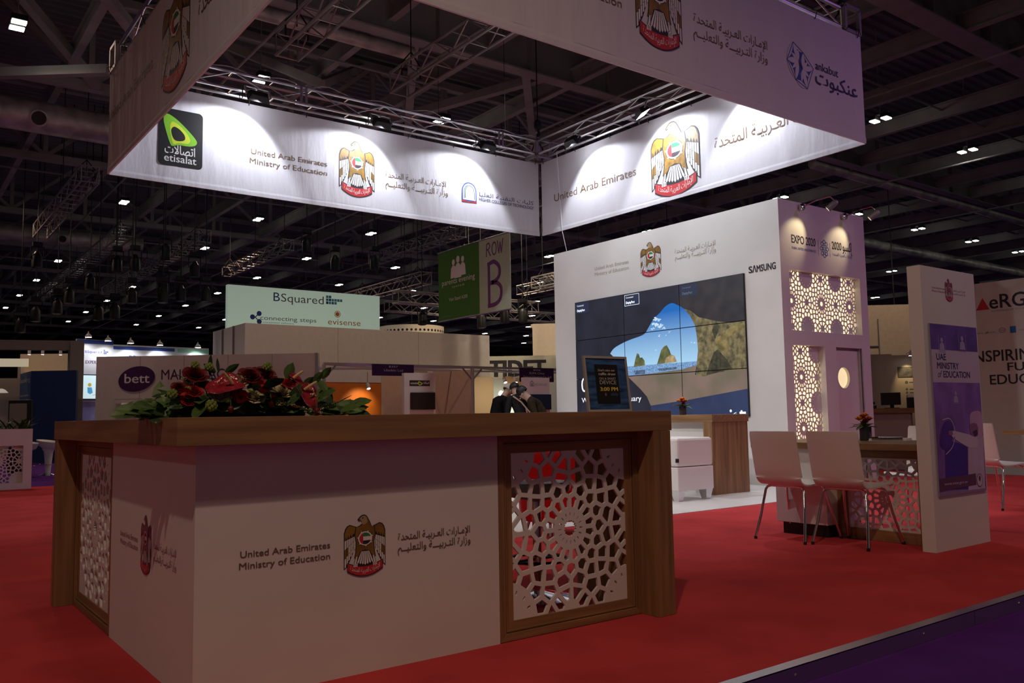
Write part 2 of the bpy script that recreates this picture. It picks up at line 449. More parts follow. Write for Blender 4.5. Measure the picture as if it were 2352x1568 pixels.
def pierced(parent, fr, x0, y0, x1, y1, tile, cx, cy, th, m, name='pierced_panel', edge=.012):
    """panel x0..x1, y0..y1 with an open star centred at cx,cy; th = thickness"""
    c = bpy.data.curves.new(name, 'CURVE'); c.dimensions = '2D'; c.fill_mode = 'BOTH'; c.extrude = th/2
    def add(pts):
        s = c.splines.new('POLY'); s.points.add(len(pts)-1)
        for q, (x, y) in zip(s.points, pts): q.co = (x, y, 0, 1)
        s.use_cyclic_u = True
    add(rect(x0, y0, x1, y1))
    a, b = x0+edge, x1-edge; p, q = y0+edge, y1-edge
    i0 = math.floor((x0-cx)/tile-.5); i1 = math.ceil((x1-cx)/tile+.5); j0 = math.floor((y0-cy)/tile-.5); j1 = math.ceil((y1-cy)/tile+.5)
    seen = set()
    for i in range(i0, i1+1):
        for j in range(j0, j1+1):
            for h in star_cells():
                pts = [(cx+(x-.5+i)*tile, cy+(y-.5+j)*tile) for x, y in h]
                for nx, ny, cc in ((1, 0, b), (-1, 0, -a), (0, 1, q), (0, -1, -p)):
                    pts = clip(pts, nx, ny, cc)
                    if len(pts) < 3: break
                if len(pts) < 3: continue
                if area(pts) < .00011*tile*tile: continue
                clean = []
                for u in pts:
                    if not clean or (abs(u[0]-clean[-1][0])+abs(u[1]-clean[-1][1]) > 1e-4): clean.append(u)
                if len(clean) < 3: continue
                key = (round(sum(u[0] for u in clean)/len(clean), 3), round(sum(u[1] for u in clean)/len(clean), 3))
                if key in seen: continue
                seen.add(key); add(clean)
    o = bpy.data.objects.new(name, c); me = bpy.data.meshes.new_from_object(o)
    bpy.data.objects.remove(o); bpy.data.curves.remove(c)
    mb = MB(); mb.join_mesh(me, lambda co: fr.p(co.x, co.y, co.z)); bpy.data.meshes.remove(me)
    return mb.build(name, m, parent)

# ================================================================== SETTING
def setting():
    m = MB(); m.box(-30, 90, -14, 110, -.30, -.07); o = struct(m.build('floor', M_purple))
    m = MB(); m.box(-7.5, 13.9, 2.20, 16.13, -.068, 0.0); o = struct(m.build('stand_floor', M_carpet))
    m = MB(); m.box(4.6, 9.95, 6.06, 12.6, 0.0002, .006); o = struct(m.build('white_floor', M_floorw))
    # aluminium edge profile of the platform
    m = MB()
    xs = [-7.5+i*3.0 for i in range(8)]
    for i, a in enumerate(xs[:-1]):
        mm = MB(); b = min(a+2.995, 13.9)
        mm.box(a, b, 2.150, 2.165, -.069, .004); mm.box(a, b, 2.150, 2.205, .0005, .006)
        for sx in (.5, 1.5, 2.5):
            mm.lathe([(.008, 0), (.006, .004)], (a+sx, 2.150, -.03), 8, 0, Matrix.Rotation(PI/2, 3, 'X'))
        struct(mm.build('trim_%d' % (i+1), M_alu))
    # far hall walls
    m = MB(); m.box(-30, 90, 100, 100.4, -.07, 13); struct(m.build('wall_back', mat('far_wall', (.05, .045, .04), .9, noise=.1)))
    m = MB(); m.box(80, 80.4, -14, 100, -.07, 13); struct(m.build('wall_right', mat('far_wall', (.05, .045, .04), .9)))
    # roof sheet with ribs running along X
    m = MB(); y = -12.0; prof = []
    while y < 100:
        prof += [(y, 11.7), (y+.12, 11.7), (y+.17, 11.62), (y+.29, 11.62)]; y += .34
    n = len(m.v)
    for yy, zz in prof: m.v += [(-30, yy, zz), (80, yy, zz)]
    for i in range(len(prof)-1):
        m.f.append((n+2*i, n+2*i+1, n+2*i+3, n+2*i+2)); m.m.append(0)
    root = m.build('ceiling', M_deck); struct(root)
    def isec(x0, x1, y0, y1, zb, dep, fl, along):
        b = MB(); t = .035; w = .014
        if along == 'x':
            b.box(x0, x1, y0-fl/2, y0+fl/2, zb, zb+t); b.box(x0, x1, y0-fl/2, y0+fl/2, zb+dep-t, zb+dep); b.box(x0, x1, y0-w, y0+w, zb+t, zb+dep-t)
        else:
            b.box(x0-fl/2, x0+fl/2, y0, y1, zb, zb+t); b.box(x0-fl/2, x0+fl/2, y0, y1, zb+dep-t, zb+dep); b.box(x0-w, x0+w, y0, y1, zb+t, zb+dep-t)
        return b
    for gy, fl in ((8.4, .50), (15.25, .34), (-5.2, .4), (1.6, .4)):
        b = isec(-30, 80, gy, gy, 9.0, 1.15, fl, 'x')
        x = -28.0
        while x < 60:
            b.box(x, x+.03, gy-fl/2+.02, gy+fl/2-.02, 9.05, 10.1); x += 2.5
        b.build('girder', M_steel, root)
    # lattice girders deeper in the hall
    for gy in (21.85, 28.6, 36.4, 43.2, 50.0, 57.0, 64.0, 71.0, 78.0, 85.0):
        b = MB(); b.box(-30, 80, gy-.13, gy+.13, 8.95, 9.15); b.box(-30, 80, gy-.13, gy+.13, 11.2, 11.4)
        x = -28.6; k = 0
        while x < 76:
            b.bar((x, gy, 9.05), (x, gy, 11.3), .13)
            if gy < 60:
                b.bar((x, gy, 9.1) if k % 2 else (x, gy, 11.3), (x+2.5, gy, 11.3) if k % 2 else (x+2.5, gy, 9.1), .11)
            x += 2.5; k += 1
        b.build('girder', M_steel, root)
    x = -16.6; k = 0
    while x < 78:
        y1 = 98 if x > -6 else 60
        isec(x, x, -10, y1, 9.02 if x > 11 else 9.3, .42, .17, 'y').build('purlin', M_steel, root); x += 2.5; k += 1
    # thin tie rods and sprinkler pipes, joined
    b = MB()
    for yy in (11.2, 17.6, 25.0, 31.0, 41.0, 48.0):
        b.tube([(-20, yy, 9.25), (70, yy, 9.25)], .03, 6)
    for xx in (-3.2, 6.1, 14.2, 19.4, 27.2, 34.4, 44.4):
        b.tube([(xx, 2, 8.7), (xx, 80, 8.7)], .03, 6)
    stuff(b.build('pipe_run', M_steel, root))
    # diagonal wind bracing seen through the ring
    b = MB()
    for (x0, y0, z0, x1, y1, z1) in ((5.2, 21.8, 11.2, 8.3, 18.5, 9.0), (8.3, 18.5, 9.0, 11.0, 21.8, 11.2), (9.0, 15.3, 9.2, 12.5, 21.8, 9.0), (12.8, 15.3, 9.2, 10.2, 21.8, 9.0), (12.0, 15.3, 9.1, 17.5, 21.8, 9.0), (2.2, 15.3, 9.1, 6.3, 21.8, 9.0), (-1.2, 24.0, 8.8, 3.8, 19.4, 8.6), (0.8, 19.0, 11, 4.0, 21.6, 9.0)):
        b.bar((x0, y0, z0), (x1, y1, z1), .2)
    b.build('wind_brace', M_steel, root)
setting()

def duct(pts, r, label):
    o = thing('air_duct', label, 'duct', pts[0])
    b = MB(); b.tube(pts, r, 14); b.build('duct_body', M_foil, o, smooth=True)
    d = (Vector(pts[1])-Vector(pts[0])).normalized(); L = (Vector(pts[-1])-Vector(pts[0])).length
    k = 0; q = 1.1
    while q < L-1 and k < 8 and r > .3:
        c = Vector(pts[0])+d*q
        nb = MB(); mt = Matrix.Rotation(PI/2+.35, 3, 'X')
        nb.lathe([(r*.5, r*.75), (r*.52, r*1.12), (r*.42, r*1.14), (r*.40, r*.9)], c, 16, 0, mt); nb.build('nozzle', M_foil, o, smooth=True)
        nb = MB(); nb.lathe([(r*.41, r*1.03), (.001, r*1.03)], c, 16, 0, mt, caps=False); nb.build('nozzle_mouth', M_black, o)
        q += 3.4; k += 1
    return o
duct([(-1.5, 23.6, 8.65), (6.2, 23.6, 8.65)], .40, 'wide foil-wrapped air duct with round nozzle under the roof at upper left')
duct([(-2.0, 38.4, 8.6), (9.0, 38.4, 8.6)], .34, 'long crinkled foil air duct far back at left below the roof')
duct([(24.0, 15.7, 8.97), (52.0, 15.7, 8.97)], .17, 'slim foil duct under the girder at right of the ring banner')
duct([(33.0, 21.0, 8.6), (60.0, 21.0, 8.6)], .22, 'foil duct far back at right above the booths')
duct([(5.0, 15.75, 8.98), (9.2, 15.75, 8.98)], .15, 'pale duct clinging to the girder seen through the ring')

# ---- roof lamps: pairs on a five metre grid
def roof_lamps():
    proto = None; n = 0
    for j in range(0, 10):
        for i in range(0, 12):
            x = 2.05+5.0*i; y = 12.25+6.86*j
            if i == 0 and j not in (1,): continue
            if i == 1 and j < 1: continue
            if j == 0 and i < 4: continue
            if proto is None:
                o = thing('roof_lamp', 'x', 'lamp', (x, y, 9))
                for sy in (-.17, .17):
                    b = MB(); b.box(x-.15, x+.15, y+sy-.105, y+sy+.105, 9.03, 9.15); b.build('housing', M_black, o, bevel=.02)
                    b = MB(); b.box(x-.13, x+.13, y+sy-.085, y+sy+.085, 9.0, 9.03); b.build('lamp_glass', M_lens, o)
                b = MB(); b.box(x-.02, x+.02, y-.28, y+.28, 9.15, 9.19); b.tube([(x, y, 9.18), (x, y, 11.66)], .012, 6); b.build('hanger', M_steel, o)
                proto = o
            else:
                o = dup(proto, (x, y, 9))
            o['label'] = 'twin white roof lamp under the dark hall roof, seen as a bright pair of panels'
            o['group'] = 'twin roof lamps in rows under the hall roof'
            n += 1
roof_lamps()

# ---- box truss builder
def truss(o, a, b, s, name='truss_section', bay=.5, rc=.025, rb=.011, m=None, sub=True):
    """square box truss from a to b, side s (centre to centre); braces are sub-parts when sub"""
    m = m or M_alu; a = Vector(a); b = Vector(b); d = (b-a); L = d.length; d.normalize()
    up = Vector((0, 0, 1)); sd = d.cross(up).normalized()
    cr = [(sd*i+up*j)*s/2 for i, j in ((-1, -1), (1, -1), (1, 1), (-1, 1))]
    mb = MB()
    for c in cr: mb.tube([a+c, b+c], rc, 8)
    for e in (a, b):
        for i in range(4): mb.tube([e+cr[i], e+cr[(i+1) % 4]], rb*1.2, 6)
    sec = mb.build(name, m, o, smooth=True)
    n = max(2, int(round(L/bay))); st = L/n; br = MB()
    for i in range(n):
        p = a+d*st*i; q = a+d*st*(i+1)
        for f in range(4):
            c0, c1 = cr[f], cr[(f+1) % 4]
            u, v = (p+c0, q+c1) if i % 2 else (p+c1, q+c0)
            if f in (0, 2): u, v = p+c0, p+c1
            if sub and f in (1, 3, 0):
                t = MB(); t.tube([u, v], rb, 6); t.build('brace', m, sec, smooth=True)
            else: br.tube([u, v], rb, 6)
    stuff(br.build('bracing', m, sec, smooth=True))
    return sec

# ================================================================== HANGING RING WITH BANNERS
RX0, RX1, RY0, RY1, RB, RT = 2.42, 9.90, 5.70, 12.25, 4.36, 5.74
def ring():
    o = thing('truss_ring', 'silver square box truss ring hung from the roof above the stand', 'truss', ((RX0+RX1)/2, (RY0+RY1)/2, RT))
    s = .25; i = .17; z = 5.93
    truss(o, (RX0+.35, RY1-i, z), (RX1-.35, RY1-i, z), s, bay=.62); truss(o, (RX1-i, RY1-.35, z), (RX1-i, RY0+.35, z), s, bay=.62)
    truss(o, (RX0+.35, RY0+i, z), (RX1-.35, RY0+i, z), s, bay=.62); truss(o, (RX0+i, RY1-.35, z), (RX0+i, RY0+.35, z), s, bay=.62)
    for cx, cy in ((RX0+i, RY0+i), (RX1-i, RY0+i), (RX1-i, RY1-i), (RX0+i, RY1-i)):
        b = MB(); h = .16
        for ax in (-h, h):
            for ay in (-h, h):
                b.bar((cx+ax, cy+ay, z-h), (cx+ax, cy+ay, z+h), .045)
            for az in (-h, h):
                b.bar((cx+ax, cy-h, z+az), (cx+ax, cy+h, z+az), .045); b.bar((cx-h, cy+ax, z+az), (cx+h, cy+ax, z+az), .045)
        b.build('corner_block', mat('corner_alu', (.34, .33, .34), .4, metal=.8), o)
    for y in (7.6, 9.6): # couplers on the far sides
        b = MB(); b.box(RX1-i-.15, RX1-i+.15, y-.05, y+.05, z-.15, z-.11); b.tube([(RX1-i-.125, y-.1, z-.125), (RX1-i-.125, y+.1, z-.125)], .034, 8); b.tube([(RX1-i-.125, y-.1, z+.125), (RX1-i-.125, y+.1, z+.125)], .034, 8); b.build('coupler', M_alu, o)
    for x in (5.05, 8.75):
        b = MB()
        for dz in (-.125, .125): b.tube([(x-.1, RY1-i-.125, z+dz), (x+.1, RY1-i-.125, z+dz)], .034, 8)
        b.tube([(x-.02, RY1-i-.15, z-.14), (x-.02, RY1-i-.15, z+.14)], .02, 6); b.tube([(x+.06, RY1-i-.15, z-.14), (x+.06, RY1-i-.15, z+.14)], .02, 6)
        b.build('coupler', M_alu, o)
    # power cable draped along the far chord
    pts = []
    for k in range(60):
        x = RX0+.5+k*.117; pts.append((x, RY1-i-.13, z+.16+.03*math.sin(k*.9)+.05*max(0, math.sin(k*.37))**6))
    b = MB(); b.tube(pts, .009, 5); b.build('power_cable', mat('cable_grey', (.4, .4, .4), .6), o)
    return o
ring()
def banner(fr, x0, x1, label):
    o = thing('hanging_banner', label, 'banner', fr.p((x0+x1)/2, RB, 0))
    b = MB(); L = x1-x0; nx = int(L/.12); nz = 12
    def pos(u, v, side):
        x = x0+L*u; z = RB+.075+(RT-RB-.075)*v
        wob = .004*math.sin(x*7.3+z*3)+.003*math.sin(x*17+2*z)
        edge = min(1, u*12, (1-u)*12)
        return fr.p(x, z, (-.0045 if side else .0045)+wob*(1-v)*edge*.7)
    b.grid(lambda u, v: pos(u, v, 0), nx, nz); b.grid(lambda u, v: pos(1-u, v, 1), nx, nz)
    b.build('banner_fabric', M_fabric, o, smooth=True)
    b = MB()
    sec = [(-.011, 0), (.011, 0), (.012, .05), (.007, .083), (-.007, .083), (-.012, .05)]
    n = len(b.v)
    for k in range(nx+1):
        x = x0+L*k/nx; sag = -.012*math.sin(PI*k/nx)
        for h, z in sec: b.v.append(tuple(fr.p(x, RB+z+sag, h)))
    for k in range(nx):
        for q in range(6):
            q2 = (q+1) % 6; b.f.append((n+k*6+q, n+k*6+q2, n+(k+1)*6+q2, n+(k+1)*6+q)); b.m.append(0)
    b.f.append(tuple(n+q for q in range(6))); b.f.append(tuple(n+nx*6+q for q in reversed(range(6)))); b.m += [0, 0]
    b.build('hem', M_fabric, o)
    b = MB()
    k = int(L/.9)
    for q in range(k+1):    # ties to the lower chord
        x = x0+.08+(L-.16)*q/k; b.tube([fr.p(x, RT-.03, .012), fr.p(x, RT+.06, .05), fr.p(x, RT+.10, -.02)], .006, 5)
    stuff(b.build('tie', M_cable, o))
    return o
HP = .0095
B_ab = banner(fr_y(RY1), RX0+.02, RX1-.04, 'brightly lit far-left banner of the ring with green drop logo on black')
B_bc = banner(fr_x(RX1), -(RY1-.05), -(RY0+.02), 'brightly lit far-right banner of the ring with large crest and thin letters')
B_dc = banner(fr_y(RY0), RX0+.02, RX1-.02, 'near purple-tinted banner of the ring with blue web emblem')
B_da = banner(fr_x(RX0), -(RY1-.02), -(RY0+.02), 'dark steeply seen left banner of the ring with squeezed crest')
def prints():
    f = Fr((0, RY1, 0), (1, 0, 0), (0, 0, 1)); P = B_ab
    # black rounded card with the green drop
    b = MB(); b.flat(f, rrect(3.055, 4.615, 3.665, 5.435, .06), HP, 0); b.build('logo_card', M_black, P)
    g = f.sub(3.055, 4.615)
    out = spline([(.075, .70), (.135, .735), (.27, .66), (.43, .52), (.525, .41), (.51, .345), (.42, .315), (.28, .31), (.20, .285), (.165, .31), (.115, .45), (.075, .60)], 5)
    mid = spline([(.165, .60), (.20, .635), (.30, .585), (.40, .48), (.435, .40), (.40, .35), (.28, .34), (.21, .315), (.185, .36), (.16, .50)], 5)
    inn = spline([(.175, .52), (.215, .565), (.29, .535), (.355, .465), (.36, .40), (.30, .37), (.225, .375), (.185, .44)], 5)
    for pl, h, m, nm in ((out, .001, M_lime, 'drop_outer'), (mid, .002, M_yel, 'drop_middle'), (inn, .003, M_black, 'drop_inner')):
        b = MB(); b.flat(g, pl, HP+h); b.build(nm, m, P)
    text(P, 'اتصالات', f, 3.145, 3.56, 4.79, M_pwhite, HP+.001, cap=.125, bold=.012, arabic=True)
    text(P, 'etisalat', f, 3.14, 3.58, 4.675, M_pwhite, HP+.001, cap=.105, bold=.01)
    text(P, 'United Arab Emirates', f, 4.374, 5.594, 4.985, M_brown, HP, cap=.082, bold=-.006)
    text(P, 'Ministry of Education', f, 4.356, 5.594, 4.838, M_brown, HP, cap=.082, bold=-.006)
    crest(P, f.sub(0, 0, HP-.002), 6.11, 4.575, .62, .90)
    text(P, AR1, f, 6.627, 7.80, 4.985, M_brown, HP, cap=.10, arabic=True)
    text(P, AR2, f, 6.627, 7.838, 4.832, M_brown, HP, cap=.10, arabic=True)
    # college shield
    b = MB(); arch = lambda x, y, w, h: [(x-w, y)]+[(x-w*math.cos(t*PI/16), y+h*.45+h*.55*math.sin(t*PI/16)**.8) for t in range(0, 17)]+[(x+w, y)]
    b.flat(f, arch(8.285, 4.80, .155, .345), HP, 0); b.flat(f, arch(8.285, 4.825, .135, .295), HP+.001, 1); b.stroke(f, arch(8.285, 4.85, .105, .235), .012, HP+.002, 2)
    b.flat(f, [(8.13, 4.785), (8.44, 4.785), (8.44, 4.815), (8.285, 4.80), (8.13, 4.815)], HP+.003, 3)
    b.stroke(f, [(8.20, 4.86), (8.20, 5.0), (8.24, 5.06)], .014, HP+.003, 4)
    b.build('college_shield', [M_blue, M_pwhite, M_blue, M_pred, M_pgreen], P)
    text(P, 'كليات التقنية العليا', f, 8.497, 9.73, 4.93, M_navy, HP, cap=.075, arabic=True)
    text(P, 'HIGHER COLLEGES OF TECHNOLOGY', f, 8.497, 9.729, 4.845, M_navy, HP, cap=.055, bold=.008)
    # far-right banner
    f = Fr((RX1, 0, 0), (0, -1, 0), (0, 0, 1)); P = B_bc
    text(P, 'United Arab Emirates', f, -11.833, -9.729, 4.93, M_brown, HP, cap=.14, bold=-.006)
    crest(P, f.sub(0, 0, HP-.002), -8.885, 4.40, 1.0, 1.18)
    text(P, 'الإمـارات العـربيـة المتحدة', f, -8.095, -6.05, 4.93, M_brown, HP, cap=.17, arabic=True)
    # near banner
    f = Fr((0, RY0, 0), (1, 0, 0), (0, 0, 1)); P = B_dc
    text(P, 'United Arab Emirates', f, 4.42, 5.66, 5.09, M_brown, HP, cap=.085)
    text(P, 'Ministry of Education', f, 4.42, 5.66, 4.935, M_brown, HP, cap=.085)
    crest(P, f.sub(0, 0, HP-.002), 6.18, 4.655, .66, .96)
    text(P, AR1, f, 6.70, 7.935, 5.085, M_brown, HP, cap=.10, arabic=True)
    text(P, AR2, f, 6.69, 7.93, 4.93, M_brown, HP, cap=.10, arabic=True)
    # web emblem: crystal of blue shards
    b = MB(); cx, cy = 8.545, 5.05; V2 = lambda p: Vector(p)+Vector((cx, cy))
    hexa = [V2(p) for p in ((-.25, .02), (-.12, .255), (.07, .17), (.26, .02), (.12, -.255), (-.10, -.19))]
    ctr = [V2((-.03, .05)), V2((.05, -.03))]
    b.flat(f, [tuple(p) for p in hexa], HP, 0)
    def lens(a, c, w, h, mm):
        d = c-a; n = Vector((-d.y, d.x)).normalized()*w
        b.flat(f, [tuple(a+d*t+n*math.sin(PI*t)) for t in [i/8 for i in range(9)]]+[tuple(a+d*t-n*math.sin(PI*t)) for t in [1-i/8 for i in range(1, 8)]], h, mm)
    for i in range(6):
        a, c = hexa[i], hexa[(i+1) % 6]; o = ctr[0] if i in (0, 1, 5) else ctr[1]; md = (a+c)/2
        b.flat(f, [tuple(o.lerp(a, .5)), tuple(o.lerp(c, .5)), tuple(o)], HP+.0006, 1 if i % 2 else 2)
        lens(a, c, .035, HP+.0012, 3); lens(a, o, .034, HP+.0018+.0002*i, 3); lens(o, md.lerp(o, .12), .022, HP+.0012, 3)
        b.stroke(f, [tuple(a), tuple(c)], .010, HP+.0034, 0)
    lens(ctr[0], ctr[1], .02, HP+.0036, 1)
    b.build('web_emblem', [M_blue, M_navy, mat('print_sky', (.09, .20, .50), .6), M_fabric], P)
    text(P, 'ankabut', f, 8.856, 9.33, 5.085, M_navy, HP, cap=.10, bold=.004)
    text(P, 'عنكبوت', f, 8.845, 9.735, 4.91, M_navy, HP, cap=.17, bold=.012, arabic=True)
    # left banner
    f = Fr((RX0, 0, 0), (0, -1, 0), (0, 0, 1)); P = B_da
    text(P, 'United Arab Emirates', f, -12.2, -9.968, 5.06, M_brown, HP, cap=.145, bold=-.006)
    crest(P, f.sub(0, 0, HP-.002), -9.05, 4.51, 1.02, 1.16)
    text(P, 'الإمـارات العـربيـة المتحدة', f, -8.25, -6.1, 4.97, M_brown, HP, cap=.17, arabic=True)
prints()

# ---- flood lamps clamped to the ring
def floods():
    def make(p, aim, label):
        p = Vector(p); o = thing('flood_lamp', label, 'lamp', p, 0, 'flood lamps on the truss ring')
        d = Vector(aim).normalized(); side = Vector((0, 0, 1)).cross(d).normalized(); up = d.cross(side)
        b = MB(); w, h, t = .17, .085, .11
        q = [p-side*w-up*h-d*t*.1, p+side*w-up*h-d*t*.1, p+side*w+up*h-d*t*.1, p-side*w+up*h-d*t*.1]
        r = [p-side*w*.75-up*h*.6-d*t, p+side*w*.75-up*h*.6-d*t, p+side*w*.75+up*h*.6-d*t, p-side*w*.75+up*h*.6-d*t]
        b.hexa(r+q); b.build('lamp_housing', M_black, o, bevel=.008)
        b = MB(); b.quad([p-side*w*.92-up*h*.9-d*t*.09, p+side*w*.92-up*h*.9-d*t*.09, p+side*w*.92+up*h*.9-d*t*.09, p-side*w*.92+up*h*.9-d*t*.09]); b.build('lamp_glass', M_floodface, o)
        b = MB()
        for sg in (-1, 1): b.bar(p+side*sg*(w+.012)-d*.06, p+side*sg*(w+.012)+Vector((0, 0, .16)), .03, .008)
        b.bar(p-side*(w+.015)+Vector((0, 0, .16)), p+side*(w+.015)+Vector((0, 0, .16)), .03, .008); b.tube([p+Vector((0, 0, .165)), (p.x, 11.945, 5.80) if p.y > 11.5 else (9.595, p.y, 5.80)], .018, 8)
        b.build('bracket', mat('grey_metal', (.35, .35, .36), .5, metal=.6), o)
        b = MB(); c = p+side*(w+.05); b.tube([c+Vector((0, 0, .12)), c+Vector((0, 0, -.02)), c+side*.03+Vector((0, 0, -.06)), c+side*.05], .008, 5); b.build('cable', M_cable, o)
    far = ('under the green drop logo end', 'above the crest', 'above the college shield')
    for x, s in zip(FLOOD_AB, far): make((x, 11.80, 5.66), (-.05, .84, -.54), 'small black flood lamp on the far-left truss '+s)
    far = ('nearest the ring corner', 'above the large crest', 'right of the large crest')
    for y, s in zip(FLOOD_BC, far): make((9.45, y, 5.66), (.84, -.05, -.54) if y != FLOOD_BC[1] else (.45, -.25, -.86), 'small black flood lamp on the far-right truss '+s)
floods()
def hoist(x, y, label):
    o = thing('chain_hoist', label, 'hoist', (x, y, 6.1), 0, 'chain hoists holding the truss ring')
    b = MB(); b.tube([(x, y, 6.35), (x, y, 11.66)], .012, 6); b.build('chain', M_cable, o)
    b = MB(); b.tube([(x, y, 6.1), (x-.1, y, 6.0), (x-.16, y, 5.85)], .014, 6); b.tube([(x, y, 6.1), (x+.1, y, 6.0), (x+.16, y, 5.85)], .014, 6); b.build('sling', M_cable, o)
    b = MB(); b.tube([(x, y, 6.08), (x, y, 6.2), (x+.03, y, 6.27), (x, y, 6.35)], .026, 8); b.lathe([(.05, 0), (.07, .05), (.07, .14), (.04, .18)], (x, y, 6.33), 10); b.build('hook_block', M_black, o)
hoist(9.73, 5.87, 'black chain hoist at the right corner of the ring by the web emblem')
hoist(9.73, 12.08, 'black chain hoist at the far corner of the ring')
o = MB(); o.tube([(9.78, 11.6, 5.80), (9.868, 11.6, 4.34), (9.965, 11.6, 3.975)], .006, 6); tag(o.build('safety_wire', mat('wire_white', (.75, .75, .75), .5)), 'thin white wire from the ring down to the video wall top', 'wire')

# ================================================================== VIDEO WALL TOWER
WX, WY, WT = 9.93, 7.066, 3.97
M_glow = mat('backlit_cream', (1, .84, .56), .6, emit=.95, ecol=(1, .84, .58))
def tower():
    o = thing('exhibit_wall', 'tall white exhibit block with pierced backlit openings beside the big screen', 'wall unit', (WX, WY, 0))
    X1, Y1 = 12.06, 11.93
    b = MB(); b.box(WX, WX+.12, WY+.10, Y1, 0, WT); b.build('front_wall', M_white, o)
    b = MB(); b.box(WX+.12, X1, Y1-.1, Y1, 0, WT); b.box(X1-.1, X1, WY+.14, Y1-.1, 0, WT); b.box(WX+.12, X1-.1, WY+.3, Y1-.1, WT-.06, WT-.02); b.build('rear_wall', M_white, o)
    d = .10
    b = MB(); y0, y1 = WY, WY+d
    b.box(WX, 10.12, y0, y1, 0, WT); b.box(11.875, X1, y0, y1, 0, WT)
    b.box(10.12, 11.875, y0, y1, 2.997, WT); b.box(10.12, 11.875, y0, y1, 1.94, 2.142)
    b.box(10.12, 10.88, y0, y1, 0, .38); b.box(10.88, 11.164, y0, y1, 0, 1.94); b.box(11.83, 11.875, y0, y1, 0, 1.94)
    b.build('side_wall', M_white, o)
    f = fr_y(WY+.10)
    pierced(o, f, 10.10, 2.12, 11.895, 3.02, .72, 11.0, 2.57, .012, M_white)
    pierced(o, f, 10.10, .36, 10.90, 1.96, .72, 10.43, 1.50, .012, M_white)
    b = MB(); b.box(10.05, 11.93, WY+.20, WY+.22, 2.05, 3.1); b.build('light_box', M_glow, o)
    b = MB(); b.box(10.05, 10.95, WY+.20, WY+.22, .3, 2.0); b.build('light_box', M_glow, o)
    # door with porthole
    b = MB(); n = 28; fd = fr_y(WY+.055)
    hole = circ(11.412, 1.50, .155, n)
    x0, x1, z0, z1 = 11.17, 11.80, .01, 1.90
    # leaf as ring of quads from hole to rectangle
    def onrect(a):
        c, s = math.cos(a), math.sin(a); cx, cy = 11.412, 1.50; t = 1e9
        for v, lo, hi, q in ((c, x0, x1, cx), (s, z0, z1, cy)):
            if v > 1e-6: t = min(t, (hi-q)/v)
            elif v < -1e-6: t = min(t, (lo-q)/v)
        return (cx+c*t, cy+s*t)
    ang = sorted([2*PI*i/n for i in range(n)]+[math.atan2(z-1.5, x-11.412) % (2*PI) for x in (x0, x1) for z in (z0, z1)])
    k = len(ang)
    for i in range(k):
        a, c = ang[i], ang[(i+1) % k]
        h0 = (11.412+.155*math.cos(a), 1.5+.155*math.sin(a)); h1 = (11.412+.155*math.cos(c), 1.5+.155*math.sin(c))
        b.flat(fd, [h0, onrect(a), onrect(c), h1], 0)
        b.quad([fd.p(*h0, 0), fd.p(*h1, 0), fd.p(*h1, -.04), fd.p(*h0, -.04)])
    dr = b.build('door', M_white, o)
    b = MB(); b.flat(fd, circ(11.412, 1.5, .152, n), -.038); b.build('porthole_glass', mat('porthole_glow', (1, .86, .5), .3, emit=.75, ecol=(1, .84, .48)), dr)
    b = MB()
    for i in range(n):
        a, c = 2*PI*i/n, 2*PI*(i+1)/n
        b.flat(fd, [(11.412+r*math.cos(t), 1.5+r*math.sin(t)) for r, t in ((.155, a), (.168, a), (.168, c), (.155, c))], .003)
    b.build('porthole_rim', M_white, dr)
    b = MB(); b.box(11.800, 11.812, WY+.015, WY+.06, 0, 1.94); b.box(11.822, 11.83, WY-.004, WY+.06, 0, 1.94); b.build('door_jamb', M_alu, o)
    b = MB(); b.box(11.15, 11.84, WY+.098, WY+.11, 0, 1.95); b.build('door_backing', M_white, o)
    # lettering on the screen face
    f = Fr((WX, 0, 0), (0, -1, 0), (0, 0, 1)); hp = .002
    OL = mat('print_olive', (.33, .29, .20), .6)
    text(o, 'United Arab Emirates', f, -10.83, -10.0, 3.508, OL, hp, cap=.06)
    text(o, 'Ministry of Education', f, -10.83, -10.0, 3.41, OL, hp, cap=.06)
    crest(o, f, -9.50, 3.215, .445, .555)
    text(o, AR1, f, -8.98, -8.174, 3.50, OL, hp, cap=.075, arabic=True)
    text(o, AR2, f, -8.98, -8.174, 3.405, OL, hp, cap=.075, arabic=True)
    text(o, 'S', f, -7.597, -7.54, 2.99, M_dark, hp, cap=.095, bold=.03); text(o, 'Λ', f, -7.533, -7.468, 2.99, M_dark, hp, cap=.095, bold=.03)
    text(o, 'MSUNG', f, -7.46, -7.145, 2.99, M_dark, hp, cap=.095, bold=.03)
    # expo sign
    f = fr_y(WY)
    text(o, 'EXPO 2020', f, 10.205, 10.775, 3.375, M_dark, hp, cap=.115, bold=.012)
    text(o, 'DUBAI, UNITED ARAB EMIRATES', f, 10.205, 10.775, 3.285, M_blue, hp, cap=.035)
    text(o, '2020', f, 11.185, 11.43, 3.385, M_dark, hp, cap=.115, bold=.012)
    text(o, 'إكسبو', f, 11.46, 11.70, 3.385, M_dark, hp, cap=.14, bold=.012, arabic=True)
    text(o, 'الإمارات العربية المتحدة', f, 11.185, 11.70, 3.29, M_blue, hp, cap=.045, arabic=True)
    b = MB(); cx, cz = 10.99, 3.365
    for k in range(8):
        a = 2*PI*k/8
        b.stroke(f, circ(cx+.075*math.cos(a), cz+.1*math.sin(a), .028, 10), .011, hp, 0, True); b.flat(f, circ(cx+.04*math.cos(a+.4), cz+.05*math.sin(a+.4), .012, 8), hp, 0)
    b.stroke(f, circ(cx, cz, .022, 10), .01, hp, 0, True)
